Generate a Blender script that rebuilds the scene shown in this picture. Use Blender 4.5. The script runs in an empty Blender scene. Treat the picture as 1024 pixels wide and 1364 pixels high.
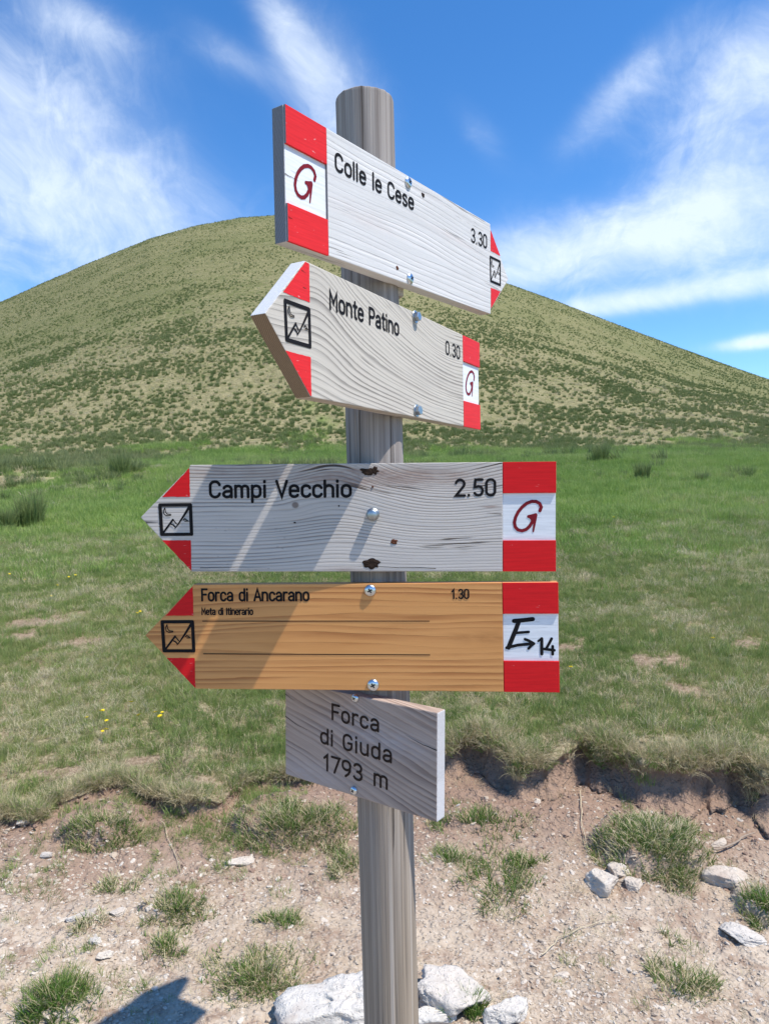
import bpy, bmesh, math, random
import numpy as np
from mathutils import Vector, Matrix, noise as mnoise
R = math.radians
SC = bpy.context.scene
COL = SC.collection
rng = np.random.default_rng(7)
random.seed(7)

# ------------------------------------------------------------------ camera
CH = 1.14                                    # eye height above the path (m)
F_PX, PITCH, ROLL = 961.7, 0.03938, R(0.9)
IW, IH = 1024.0, 1364.0
def rx(a): c, s = math.cos(a), math.sin(a); return np.array([[1,0,0],[0,c,-s],[0,s,c]])
def ry(a): c, s = math.cos(a), math.sin(a); return np.array([[c,0,s],[0,1,0],[-s,0,c]])
RC = rx(-PITCH) @ ry(ROLL)
cam = bpy.data.cameras.new('camera'); camo = bpy.data.objects.new('camera', cam); COL.objects.link(camo)
m = Matrix.Identity(4)
for i in range(3):
    m[i][0] = RC[i][0]; m[i][1] = RC[i][2]; m[i][2] = -RC[i][1]
m[2][3] = CH
camo.matrix_world = m
cam.sensor_fit = 'VERTICAL'; cam.sensor_height = 36; cam.sensor_width = 27
cam.lens = F_PX/IH*36
cam.clip_start = 0.05; cam.clip_end = 6000
cam.dof.use_dof = True; cam.dof.focus_distance = 1.02; cam.dof.aperture_fstop = 25
SC.camera = camo

# ------------------------------------------------------------------ node helper
class N:
    def __init__(s, tree): s.t = tree; s.x = 0
    def new(s, typ, **kw):
        n = s.t.nodes.new(typ)
        for k, v in kw.items(): setattr(n, k, v)
        return n
    def put(s, sock, v):
        if v is None: return
        if isinstance(v, bpy.types.NodeSocket): s.t.links.new(v, sock)
        elif isinstance(v, (tuple, list)) and sock.type == 'RGBA': sock.default_value = tuple(v) + ((1,) if len(v) == 3 else ())
        else: sock.default_value = v
    def m(s, op, a, b=None, c=None, clamp=False):
        n = s.new('ShaderNodeMath', operation=op, use_clamp=clamp)
        for i, v in enumerate((a, b, c)):
            if v is not None: s.put(n.inputs[i], v)
        return n.outputs[0]
    def add(s, a, b): return s.m('ADD', a, b)
    def sub(s, a, b): return s.m('SUBTRACT', a, b)
    def mul(s, a, b): return s.m('MULTIPLY', a, b)
    def comb(s, x=0, y=0, z=0):
        n = s.new('ShaderNodeCombineXYZ')
        for i, v in enumerate((x, y, z)): s.put(n.inputs[i], v)
        return n.outputs[0]
    def sep(s, v):
        n = s.new('ShaderNodeSeparateXYZ'); s.put(n.inputs[0], v); return n.outputs
    def noise(s, vec, scale=1.0, detail=3.0, rough=0.5, dist=0.0):
        n = s.new('ShaderNodeTexNoise'); s.put(n.inputs['Vector'], vec)
        s.put(n.inputs['Scale'], scale); s.put(n.inputs['Detail'], detail); s.put(n.inputs['Roughness'], rough); s.put(n.inputs['Distortion'], dist)
        return n.outputs['Fac']
    def voro(s, vec, scale=1.0, feature='F1', out='Distance'):
        n = s.new('ShaderNodeTexVoronoi', feature=feature); s.put(n.inputs['Vector'], vec); s.put(n.inputs['Scale'], scale)
        return n.outputs[out]
    def ss(s, v, lo, hi, a=0.0, b=1.0):
        n = s.new('ShaderNodeMapRange', interpolation_type='SMOOTHSTEP')
        for k, x in (('Value', v), ('From Min', lo), ('From Max', hi), ('To Min', a), ('To Max', b)): s.put(n.inputs[k], x)
        return n.outputs[0]
    def lin(s, v, lo, hi, a=0.0, b=1.0):
        n = s.new('ShaderNodeMapRange')
        for k, x in (('Value', v), ('From Min', lo), ('From Max', hi), ('To Min', a), ('To Max', b)): s.put(n.inputs[k], x)
        return n.outputs[0]
    def mix(s, f, a, b, mode='MIX'):
        n = s.new('ShaderNodeMix', data_type='RGBA', blend_type=mode)
        s.put(n.inputs[0], f); s.put(n.inputs[6], a); s.put(n.inputs[7], b)
        return n.outputs[2]
    def ramp(s, f, stops):
        n = s.new('ShaderNodeValToRGB'); s.put(n.inputs[0], f)
        e = n.color_ramp.elements
        while len(e) < len(stops): e.new(0.5)
        for el, (p, c) in zip(e, stops): el.position = p; el.color = tuple(c) + (1,)
        return n.outputs[0]
    def bump(s, h, strength=0.5, dist=0.001):
        n = s.new('ShaderNodeBump'); s.put(n.inputs['Height'], h); n.inputs['Strength'].default_value = strength; n.inputs['Distance'].default_value = dist
        return n.outputs[0]
    def gauss(s, a, a0, sa, b, b0, sb, rot=0.0):
        da = s.sub(a, a0); db = s.sub(b, b0)
        if rot:
            c, q = math.cos(rot), math.sin(rot)
            da, db = s.add(s.mul(da, c), s.mul(db, q)), s.sub(s.mul(db, c), s.mul(da, q))
        da = s.mul(da, 1/sa); db = s.mul(db, 1/sb)
        e = s.add(s.mul(da, da), s.mul(db, db))
        return s.m('EXPONENT', s.mul(e, -1.0))

# ------------------------------------------------------------------ sky and sun
SUN_AZ, SUN_EL = R(115), R(63)               # clockwise from +Y
w = bpy.data.worlds.new('World'); SC.world = w; w.use_nodes = True
t = w.node_tree; t.nodes.clear(); n = N(t)
sky = n.new('ShaderNodeTexSky', sky_type='NISHITA', sun_disc=False, sun_elevation=SUN_EL, sun_rotation=SUN_AZ,
            altitude=1800, air_density=1.0, dust_density=0.25, ozone_density=3.0)
hs = n.new('ShaderNodeHueSaturation'); n.put(hs.inputs['Color'], sky.outputs[0]); hs.inputs['Saturation'].default_value = 1.26; hs.inputs['Value'].default_value = 1.0
blue = n.mix(1.0, hs.outputs[0], (1.32, 1.33, 1.38), "MULTIPLY")
dirv = n.new('ShaderNodeTexCoord').outputs['Generated']
dx, dy, dz = n.sep(dirv)
az = n.m('ARCTAN2', dx, dy); el = n.m('ARCSINE', dz)
def px_dir(px, py):
    d = RC @ np.array([(px-IW/2)/F_PX, 1.0, -(py-IH/2)/F_PX]); d /= np.linalg.norm(d); return d
def px_azel(px, py):
    d = px_dir(px, py); return math.atan2(d[0], d[1]), math.asin(d[2])
W_ = None
for (px, py, sx, sy, rot, wt) in [(10,280,200,130,0,.80),(-60,130,150,120,0,.4),(120,210,120,110,.3,.35),(190,300,150,50,-.15,.45),
        (375,35,80,26,.85,.60),(435,95,72,50,.7,.72),(455,180,60,60,0,.45),(300,70,60,20,.4,.45),(110,30,80,22,.2,.5),
        (900,300,230,40,-.12,.95),(980,200,160,60,-.55,.75),(985,85,110,48,-.35,.85),(830,120,95,26,-.6,.7),(640,180,50,22,.8,.35),
        (700,340,120,50,0,.6),(900,392,190,14,-.06,1.25),(1010,455,48,8,-.05,1.4),(1010,330,120,60,0,.6)]:
    a0, e0 = px_azel(px, py)
    g = n.mul(n.gauss(az, a0, sx/F_PX, el, e0, sy/F_PX, -rot), wt)
    W_ = g if W_ is None else n.add(W_, g)
# elsewhere: broken cirrus from broad noise on the cloud layer
inv = n.m('DIVIDE', 1.0, n.add(n.m('MAXIMUM', dz, 0.0), 0.12))
lay = n.comb(n.mul(dx, inv), n.mul(dy, inv), 0.0)
broad = n.ss(n.noise(lay, 0.9, 3, .55), .50, .75, 0, .8)
outside = n.ss(n.m('ABSOLUTE', az), .62, .95)
outside = n.m('MAXIMUM', outside, n.ss(el, .68, .9))
W_ = n.add(W_, n.mul(broad, outside))
W_ = n.add(W_, n.ss(el, .30, .02, 0, .22))
warp = n.noise(n.comb(n.mul(az, 3.0), n.mul(el, 3.0), 5.0), 1.0, 3, .5)
wu = n.add(n.mul(az, 1.0), n.mul(n.sub(warp, .5), .28)); wv = n.add(el, n.mul(n.sub(warp, .5), -.2))
wisp_c = n.comb(n.add(n.mul(wu, 4.5), n.mul(wv, 2.0)), n.sub(n.mul(wv, 10.0), n.mul(wu, 1.5)), 0.3)
n1 = n.noise(wisp_c, 1.25, 10, .63, .35)
n2 = n.noise(n.comb(n.sub(n.mul(wu, 30), n.mul(wv, 8)), n.add(n.mul(wv, 24), n.mul(wu, 12)), 2.0), 1.0, 6, .65, .6)
n3 = n.noise(n.comb(n.add(n.mul(wu, 9), n.mul(wv, 3)), n.mul(wv, 15), 7.0), 1.0, 9, .64, .35)
wis = n.add(n.mul(n1, .26), n.add(n.mul(n2, .26), n.mul(n3, .48)))
alpha = n.mul(n.ss(n.add(wis, n.mul(n.sub(W_, .60), .15)), .36, .84), n.ss(W_, .0, .9))
alpha = n.m('MINIMUM', n.mul(alpha, .82), .62)
veil = n.mul(n.ss(W_, .05, 1.5), n.lin(warp, .3, .7, .16, .46))
alpha = n.sub(1.0, n.mul(n.sub(1.0, alpha), n.sub(1.0, veil)))
alpha = n.mul(alpha, n.ss(el, -.02, .05))
col = n.mix(alpha, blue, (6.2, 6.8, 7.5))
bg = n.new('ShaderNodeBackground'); n.put(bg.inputs[0], col); bg.inputs[1].default_value = 0.13
out = n.new('ShaderNodeOutputWorld'); t.links.new(bg.outputs[0], out.inputs[0])
sl = bpy.data.lights.new('sun', 'SUN'); sl.energy = 4.5; sl.angle = R(0.53); sl.color = (1, .95, .86)
so = bpy.data.objects.new('sun', sl); COL.objects.link(so)
sd = Vector((math.sin(SUN_AZ)*math.cos(SUN_EL), math.cos(SUN_AZ)*math.cos(SUN_EL), math.sin(SUN_EL)))
so.rotation_euler = sd.to_track_quat('Z', 'Y').to_euler(); so.location = (3, -2, 8)
SC.view_settings.view_transform = 'Standard'; SC.view_settings.look = 'None'
SC.view_settings.exposure = 0.42; SC.view_settings.gamma = 1; SC.view_settings.use_curve_mapping = False
SC.cycles.max_bounces = 6; SC.cycles.diffuse_bounces = 3; SC.cycles.transparent_max_bounces = 4

# ------------------------------------------------------------------ object helpers
def tag(o, label=None, cat=None, group=None, kind=None):
    if label: o['label'] = label
    if cat: o['category'] = cat
    if group: o['group'] = group
    if kind: o['kind'] = kind
    return o
def link(name, me, mats, parent=None):
    o = bpy.data.objects.new(name, me); COL.objects.link(o)
    for k in (mats if isinstance(mats, (list, tuple)) else [mats]):
        if k: me.materials.append(k)
    if parent: o.parent = parent
    return o
def empty(name, label, cat, mat=None, group=None):
    o = bpy.data.objects.new(name, None); COL.objects.link(o); o.empty_display_size = .05
    if mat is not None: o.matrix_world = mat
    return tag(o, label, cat, group)
def from_bm(name, bm, mats, parent=None, smooth=False, keep=False):
    me = bpy.data.meshes.new(name); bm.to_mesh(me); bm.free()
    if smooth: me.polygons.foreach_set('use_smooth', [True]*len(me.polygons))
    return link(name, me, mats, parent)
def np_mesh(name, v, f, smooth=False):
    me = bpy.data.meshes.new(name)
    k = f.shape[1]
    me.vertices.add(len(v)); me.vertices.foreach_set('co', np.ascontiguousarray(v, np.float32).ravel())
    me.loops.add(f.size); me.loops.foreach_set('vertex_index', np.ascontiguousarray(f, np.int32).ravel())
    me.polygons.add(len(f)); me.polygons.foreach_set('loop_start', np.arange(0, f.size, k, dtype=np.int32))
    if smooth: me.polygons.foreach_set('use_smooth', np.ones(len(f), bool))
    me.update(calc_edges=True); me.validate()
    return me
def material(name):
    mt = bpy.data.materials.new(name); mt.use_nodes = True; tr = mt.node_tree; tr.nodes.clear()
    nn = N(tr); b = nn.new('ShaderNodeBsdfPrincipled'); o = nn.new('ShaderNodeOutputMaterial'); tr.links.new(b.outputs[0], o.inputs[0])
    return mt, nn, b, o

# ------------------------------------------------------------------ terrain height
class VN:                                      # vectorised value noise
    def __init__(s, seed): s.t = np.random.default_rng(seed).random((256, 256))
    def __call__(s, x, y):
        x = np.asarray(x, float); y = np.asarray(y, float)
        xi = np.floor(x).astype(int); yi = np.floor(y).astype(int); fx = x-xi; fy = y-yi
        fx = fx*fx*(3-2*fx); fy = fy*fy*(3-2*fy)
        a = s.t[xi & 255, yi & 255]; b = s.t[(xi+1) & 255, yi & 255]; c = s.t[xi & 255, (yi+1) & 255]; d = s.t[(xi+1) & 255, (yi+1) & 255]
        return (a*(1-fx)+b*fx)*(1-fy)+(c*(1-fx)+d*fx)*fy*1.0
    def fbm(s, x, y, o=4):
        r = 0; a = .5; k = 1
        for i in range(o): r = r + a*(s(x*k+i*17.3, y*k-i*9.1)*2-1); a *= .5; k *= 2.03
        return r
V1, V2, V3 = VN(1), VN(2), VN(3)
def sstep(x, a, b):
    q = np.clip((np.asarray(x, float)-a)/(b-a), 0, 1); return q*q*(3-2*q)
TH0 = R(42)
def gth(th): return 1/np.cos(np.minimum(np.abs(th), TH0))
def qth(x, y):
    th = np.arctan2(x, y); return np.hypot(x, y)/gth(th), th
# crest profile read from the photograph, as azimuth against tangent of elevation
cr = [(-160,470),(0,403),(60,376),(120,350),(200,318),(260,301),(320,290),(370,286.5),(430,289),(500,303),(590,341),(676,378),(740,401),(850,443),(950,480),(1024,506),(1150,552)]
ct, ce = [], []
for px, py in cr:
    d = px_dir(px, py); ct.append(math.atan2(d[0], d[1])); ce.append(d[2]/d[1])
ct = [-2.6, -1.2, -.85]+ct+[.85, 1.2, 2.6]; ce = [.0, .02, .06]+ce+[.02, .01, .0]
ct = np.array(ct); ce = np.array(ce)
QF = 22.0
uq = np.linspace(0, 700, 3501)
slope = sstep(uq, 0, 22)*(1-1.35*sstep(uq, 95, 260)+.35*sstep(uq, 330, 430))
Sq = np.concatenate([[0], np.cumsum((slope[1:]+slope[:-1])/2*(uq[1]-uq[0]))])
Ag = np.linspace(-.05, .8, 500)
Mg = np.array([np.max((.66+.09*14*(1-np.exp(-uq/14))+a*Sq)/(uq+QF)) if a > 0 else .03 + a*.3 for a in Ag])
Mg = np.maximum.accumulate(Mg+np.arange(500)*1e-7)
LIPZ = .19
_e = [(-300,1040),(-100,1050),(0,1056),(50,1048),(95,1030),(150,1012),(185,1020),(235,1036),(290,1036),(325,1012),(400,1004),(500,1000),(590,994),(640,990),(665,1000),(691,1016),(738,1014),(778,996),(809,1006),(857,1022),(916,1030),(975,1022),(1014,1038),(1150,1044),(1300,1040)]
_et, _eq = [], []
for px, py in _e:
    d = px_dir(px, py); _et.append(d[0]/d[1]); _eq.append((CH-LIPZ)/(-d[2]/d[1]))
def edge_q(th):
    x = np.tan(np.clip(th, -.75, .75))
    return np.interp(x, _et, _eq) + .03 + .060*V2.fbm(x*9+4, x*0+1.5, 3) + .055*V2.fbm(x*34, x*0+8.5, 4)
def bank_h(th):
    x = np.tan(np.clip(th, -.75, .75))
    return .125*(.12+.88*sstep(x, -.02, .12)*(.75+.8*np.clip(V1.fbm(x*6, x*0+3.3, 2)+.3, 0, .6))) + .04*np.exp(-((x+.27)/.03)**2)
SODS = []                                     # (x, y, rx, ry, height)
def base_h(x, y, fine=True):
    x = np.asarray(x, float); y = np.asarray(y, float)
    q, th = qth(x, y)
    qe = edge_q(th); bh = bank_h(th)
    zp = .10*sstep(q, 1.45, 2.9)*1.15
    zp_e = .10*1.15*sstep(qe, 1.45, 2.9)
    zm = zp_e+bh+(q-qe-.04)*.083
    zm = np.where(q > 8, zm, zm) 
    s = sstep(q-qe, -.03, .03)
    front = sstep(-np.abs(th), -2.2, -1.3)
    z = zp*(1-s)+np.where(q > qe-.05, zm, 0)*s*1.0
    if fine:
        z = z + (.016*V1.fbm(x*8, y*8, 4)+.02*V3.fbm(x*3, y*3, 2))*(1-s) + (.035*V1.fbm(x*2.3, y*2.3, 4)+.05*V3.fbm(x*.5, y*.5, 3)*sstep(q, 5, 12))*s*sstep(q, 2.9, 4.0)
        z = z + .006*V3.fbm(x*40, y*40, 2)*(1-s)
    far = np.maximum(q-QF, 0)
    E = np.interp(th, ct, ce)
    A = np.interp(E, Mg, Ag)
    zh = CH+.66+.09*14*(1-np.exp(-far/14)) + A*np.interp(far, uq, Sq)
    if fine: zh = zh + .5*V2.fbm(x*.05, y*.05, 3)*sstep(far, 5, 40)*sstep(-far, -120, -70) + .10*V1.fbm(x*.6, y*.6, 3)*sstep(far, 0, 10)*sstep(-far, -90, -60)
    k = sstep(q, QF-9, QF+3)
    z = z*(1-k)+zh*k
    z = z*front + (-.03*np.maximum(q-4, 0))*(1-front)
    for (sx, sy, ra, rb, h) in SODS:
        d = np.sqrt(((x-sx)/ra)**2+((y-sy)/rb)**2) + .22*V2.fbm(x*14, y*14, 2)
        z = z + h*sstep(-d, -1.02, -.72)
    return z
def at(px, py, fine=False):
    d = px_dir(px, py)
    lam = np.concatenate([np.linspace(.9, 12, 2200), np.geomspace(12, 300, 1200)])
    P = np.array([0, 0, CH])[None] + lam[:, None]*d[None]
    h = base_h(P[:, 0], P[:, 1], fine)
    k = np.argmax(P[:, 2] < h)
    if not (P[:, 2] < h).any(): k = len(lam)-1
    p = P[k]; return float(p[0]), float(p[1]), float(h[k])
for (px, py, wpx, hpx, h) in [(392, 1096, 92, 34, .045), (868, 1128, 86, 40, .045), (132, 1106, 62, 26, .040), (640, 1090, 62, 20, .02), (232, 1205, 55, 22, .02), (90, 1335, 62, 30, .03), (1015, 1205, 40, 30, .03)]:
    x, y, z = at(px, py); dist = y
    SODS.append((x, y, wpx/F_PX*dist, hpx/F_PX*dist*1.7, h))

# ------------------------------------------------------------------ ground materials
def m_path():
    mt, n, b, o = material('dry earth path')
    P = n.new('ShaderNodeNewGeometry').outputs['Position']
    big = n.noise(P, 1.8, 4, .55); mid = n.noise(P, 14, 5, .6); fin = n.noise(P, 90, 4, .65)
    c = n.mix(n.ss(big, .40, .60), (.385, .295, .21), (.48, .39, .295))
    c = n.mix(n.ss(mid, .42, .66), c, (.29, .20, .14))
    c = n.mix(n.mul(n.ss(fin, .45, .75), .6), c, (.58, .50, .41))
    # damp redder soil close under the bank
    px_, py_, pz_ = n.sep(P)
    soil = n.ss(n.add(py_, n.mul(n.sub(big, .5), .9)), 1.75, 2.30)
    c = n.mix(n.mul(soil, .9), c, n.mix(n.ss(mid, .35, .7), (.235, .145, .10), (.31, .21, .15)))
    n.put(b.inputs['Base Color'], c); b.inputs['Roughness'].default_value = .95
    v = n.voro(P, 75); v2 = n.voro(P, 28, 'F1')
    crack = n.voro(n.comb(n.add(px_, n.mul(mid, .05)), py_, pz_), 9, 'DISTANCE_TO_EDGE')
    h = n.add(n.add(n.mul(n.ss(v, .5, .1), .35), n.mul(n.ss(v2, .5, .1), .5)), n.add(n.mul(fin, .6), n.mul(n.mul(n.ss(crack, 0, .03), n.mul(soil, n.ss(mid, .5, .62))), .5)))
    n.put(b.inputs['Normal'], n.bump(h, 1.0, .010))
    return mt
def m_turf():
    mt, n, b, o = material('turf and dry grass mat')
    P = n.new('ShaderNodeNewGeometry').outputs['Position']
    x, y, z = n.sep(P)
    d = n.m('SQRT', n.add(n.mul(x, x), n.mul(y, y)))
    # near thatch
    fin = n.noise(n.comb(n.mul(x, 1), n.mul(y, 1), z), 60, 4, .7); mid = n.noise(P, 4.5, 4, .6)
    near = n.mix(n.ss(fin, .35, .68), (.16, .125, .07), (.40, .33, .21))
    near = n.mix(n.ss(mid, .42, .62, 0, .55), near, (.085, .12, .035))
    bare = n.m('MAXIMUM', n.new('ShaderNodeAttribute', attribute_name='bare').outputs['Fac'], n.ss(n.noise(n.comb(x, y, 3.0), 1.35, 4, .6), .64, .70))
    near = n.mix(n.mul(bare, .9), near, n.mix(n.ss(fin, .4, .65), (.215, .15, .10), (.36, .275, .195)))
    lush = n.mix(n.ss(n.noise(P, 2.2, 5, .65), .35, .7), (.13, .21, .042), (.25, .27, .10))
    # hill: tan straw with green tussock spots
    wob = n.noise(P, .9, 4, .6)
    P2 = n.comb(n.add(x, n.mul(wob, .8)), n.add(y, n.mul(wob, 1.1)), 0)
    tus = n.voro(P2, 1.55); tus2 = n.voro(P2, .62)
    big = n.noise(P, .035, 5, .6); med = n.noise(P, .28, 5, .65)
    straw = n.mix(n.ss(n.noise(P, 3.0, 5, .7), .3, .7), (.235, .215, .105), (.385, .33, .185))
    green = n.mix(n.ss(med, .3, .7), (.085, .125, .03), (.14, .165, .05))
    cov = n.add(n.ss(med, .30, .70, -.07, .16), n.ss(big, .35, .65, -.07, .10))
    spot = n.ss(n.sub(tus, cov), .45, .22)
    hill = n.mix(n.mul(spot, n.ss(d, 40, 75, .25, .8)), straw, green)
    olive = n.mix(n.ss(n.noise(P, .6, 8, .75), .32, .68), (.155, .16, .062), (.265, .24, .115))
    olive = n.mix(n.ss(big, .42, .62, 0, .45), olive, (.145, .16, .058))
    hill = n.mix(n.ss(n.add(d, n.mul(big, 50)), 55, 125, .0, .85), hill, olive)
    c = n.mix(n.ss(n.add(d, n.mul(n.sub(n.noise(P, .8, 4, .6), .5), 5)), 5.2, 7.6), near, lush)
    c = n.mix(n.new('ShaderNodeAttribute', attribute_name='dry').outputs['Fac'], c, hill)
    n.put(b.inputs['Base Color'], c); b.inputs['Roughness'].default_value = 1.0; b.inputs['Specular IOR Level'].default_value = .1
    hh = n.add(n.mul(n.noise(P, 30, 4, .7), .02), n.mul(n.noise(P, 2.4, 5, .7), n.ss(d, 14, 40, .03, .5)))
    n.put(b.inputs['Normal'], n.bump(hh, .8, 1.0))
    return mt
M_PATH, M_TURF = m_path(), m_turf()

# ------------------------------------------------------------------ ground meshes (rows follow the turf edge)
thf = np.concatenate([np.linspace(-math.pi, -R(42), 70)[:-1], np.linspace(-R(42), -R(31), 40)[:-1], np.linspace(-R(31), R(31), 560), np.linspace(R(31), R(42), 40)[1:], np.linspace(R(42), math.pi, 70)[1:]])
s_path = np.concatenate([-np.geomspace(2.2, 1.3, 14), -np.linspace(1.3, 0.105, 232)[1:], [-.1, -.09, -.08]])
prof = [(-.075, .0), (-.058, .07), (-.040, .17), (-.024, .30), (-.012, .44), (-.006, .58), (-.012, .72), (-.030, .83), (-.032, .91), (-.016, .975), (.012, 1.0), (.05, 1.0)]
s_mead = np.concatenate([np.linspace(.08, 3.2, 170), np.geomspace(3.2, 19.2, 120)[1:]])
q_hill = np.concatenate([np.geomspace(22.1, 330, 230), np.geomspace(330, 4000, 25)[1:]])
TH = thf[None, :]; G_ = gth(TH); QE = edge_q(TH)
def rows(q):                                   # q: (rows, cols)
    x = q*G_*np.sin(TH); y = q*G_*np.cos(TH); return x, y
def grid(name, X, Y, Z, mat):
    r, c = X.shape; v = np.stack([X, Y, Z], -1).reshape(-1, 3)
    i = (np.arange(r-1)[:, None]*c+np.arange(c-1)[None]).ravel()
    f = np.stack([i, i+1, i+1+c, i+c], -1)
    o = link(name, np_mesh(name, v, f, True), mat); return tag(o, kind='structure')
qp = QE+s_path[:, None]
X1, Y1 = rows(qp); Z1 = base_h(X1, Y1)
qb = QE-.095; xb, yb = rows(qb); zb = base_h(xb, yb)
qt = QE+.07; xt, yt = rows(qt); zt = base_h(xt, yt)
bx_, by_, bz_ = [], [], []
BH = np.clip(bank_h(TH)/.125, .15, 1.4)
for k, (ds, tz) in enumerate(prof):
    x, y = rows(QE+.0+ds*BH*(1.25+.7*V1.fbm(TH*60, TH*0+k*.12, 2)))
    bx_.append(x[0]); by_.append(y[0]); bz_.append((zb*(1-tz)+zt*tz)[0] + .004*V3.fbm(thf*70, thf*0+k*.9, 2))
X1 = np.vstack([X1[:-1], bx_[:8]]); Y1 = np.vstack([Y1[:-1], by_[:8]]); Z1 = np.vstack([Z1[:-1], bz_[:8]])
grid('path', X1, Y1, Z1, M_PATH)
qm = np.vstack([QE+s_mead[:, None]]); X2, Y2 = rows(np.minimum(qm, 22.1)); 
qh = np.repeat(q_hill[:, None], len(thf), 1); X3, Y3 = rows(qh); Z3 = base_h(X3, Y3)
X2 = np.vstack([bx_[7:], X2, X3[:1]]); Y2 = np.vstack([by_[7:], Y2, Y3[:1]])
Z2 = base_h(X2, Y2); Z2[:len(bz_[7:])] = bz_[7:]
grid('meadow', X2, Y2, Z2, M_TURF)
grid('hill', X3, Y3, Z3, M_TURF)

# ------------------------------------------------------------------ grass
def m_grass(name, stops, trans=.35, patch=None, psc=.8):
    mt, n, b, o = material(name)
    rnd = n.new('ShaderNodeObjectInfo').outputs['Random']
    P = n.new('ShaderNodeNewGeometry').outputs['Position']
    f = n.add(n.mul(rnd, .55), n.mul(n.ss(n.noise(P, psc, 3, .6), .3, .7), .45))
    c = n.ramp(f, stops)
    # tips bleach: height inside the clump
    at_ = n.new('ShaderNodeAttribute', attribute_name='tip').outputs['Fac']
    c = n.mix(n.mul(at_, .35), c, (.42, .38, .20))
    n.put(b.inputs['Base Color'], c); b.inputs['Roughness'].default_value = .55; b.inputs['Specular IOR Level'].default_value = .25
    tr = n.new('ShaderNodeBsdfTranslucent'); n.put(tr.inputs[0], c)
    mx = n.new('ShaderNodeMixShader'); mx.inputs[0].default_value = trans
    mt.node_tree.links.new(b.outputs[0], mx.inputs[1]); mt.node_tree.links.new(tr.outputs[0], mx.inputs[2]); mt.node_tree.links.new(mx.outputs[0], o.inputs[0])
    return mt
G_DARK = (.095, .175, .034); G_MID = (.185, .285, .062); G_LITE = (.30, .355, .11); G_YEL = (.40, .37, .17); STRAW = (.52, .44, .27); STRAW2 = (.40, .31, .19)
M_GREEN = m_grass('green grass blades', [(.0, G_DARK), (.35, G_MID), (.7, G_LITE), (1, G_YEL)])
M_LUSH = m_grass('lush grass blades', [(.0, (.125, .24, .036)), (.35, (.20, .34, .056)), (.7, (.29, .41, .09)), (1, (.42, .44, .18))], psc=.35)
M_STRAW = m_grass('dry straw blades', [(.0, STRAW2), (.5, STRAW), (1, (.62, .55, .38))], trans=.2)
M_TUSS = m_grass('tussock blades', [(.0, (.105, .17, .045)), (.5, (.165, .225, .068)), (1, (.25, .275, .115))], psc=.1)
def clump(name, nb, rad, h0, h1, wd, lean, mat, seg=3, flat=0.0, seed=0):
    r = np.random.default_rng(seed); V = []; Fq = []; tip = []
    for i in range(nb):
        a = r.random()*2*math.pi; rr = rad*math.sqrt(r.random()); x0, y0 = rr*math.cos(a), rr*math.sin(a)
        L = h0+(h1-h0)*r.random()**1.3; la = a+r.normal()*.9 if rad > 0 else r.random()*6.28
        ln = abs(r.normal())*lean*.6+lean*.35; ln = min(ln, 1.45)
        if flat: ln = 1.25+.25*r.random()
        wv = wd*(.6+.8*r.random()); fa = r.random()*6.28; sx, sy = math.cos(fa)*wv/2, math.sin(fa)*wv/2
        px, py, pz = x0, y0, (.004 if flat else -.01); ang = ln*.35
        base = len(V)
        for s in range(seg+1):
            k = s/seg; ww = (1-k)**.7*(.55+.45*min(1, k*4+.4)) if s < seg else .06
            V.append((px-sx*ww, py-sy*ww, pz)); V.append((px+sx*ww, py+sy*ww, pz)); tip += [k*k, k*k]
            ang2 = ang+ln*k*1.15
            px += math.cos(la)*math.sin(ang2)*L/seg; py += math.sin(la)*math.sin(ang2)*L/seg; pz += math.cos(ang2)*L/seg
            if flat: pz = max(pz, .003)+.004*r.random()
        for s in range(seg): q = base+2*s; Fq.append((q, q+1, q+3, q+2))
    me = np_mesh(name, np.array(V), np.array(Fq), True)
    at_ = me.attributes.new('tip', 'FLOAT', 'POINT'); at_.data.foreach_set('value', np.array(tip, np.float32))
    me.materials.append(mat)
    return bpy.data.objects.new(name, me)
P_TURF = [clump('turf_clump', 60, .05, .025, .075, .0026, .9, M_GREEN, seed=k) for k in range(3)]
P_STRAW = [clump('straw_clump', 34, .07, .03, .10, .0022, 1.0, M_STRAW, flat=1, seed=10+k) for k in range(3)]
P_STAND = [clump('dry_clump', 26, .04, .04, .11, .0020, .9, M_STRAW, seed=20+k) for k in range(2)]
P_HANG = clump('hanging_clump', 40, .035, .05, .13, .0024, 1.5, M_STRAW, seg=4, seed=27)
P_LUSH = [clump('lush_clump', 60, .11, .05, .15, .0060, .8, M_LUSH, seed=30+k) for k in range(3)]
P_TUSS = [clump('tussock_clump', 120, .13, .12, .32, .014, .55, M_TUSS, seed=40+k) for k in range(3)]
P_DRYT = [clump('dry_tussock_clump', 60, .24, .10, .26, .013, 1.1, M_STRAW, seed=50+k) for k in range(2)]
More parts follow.
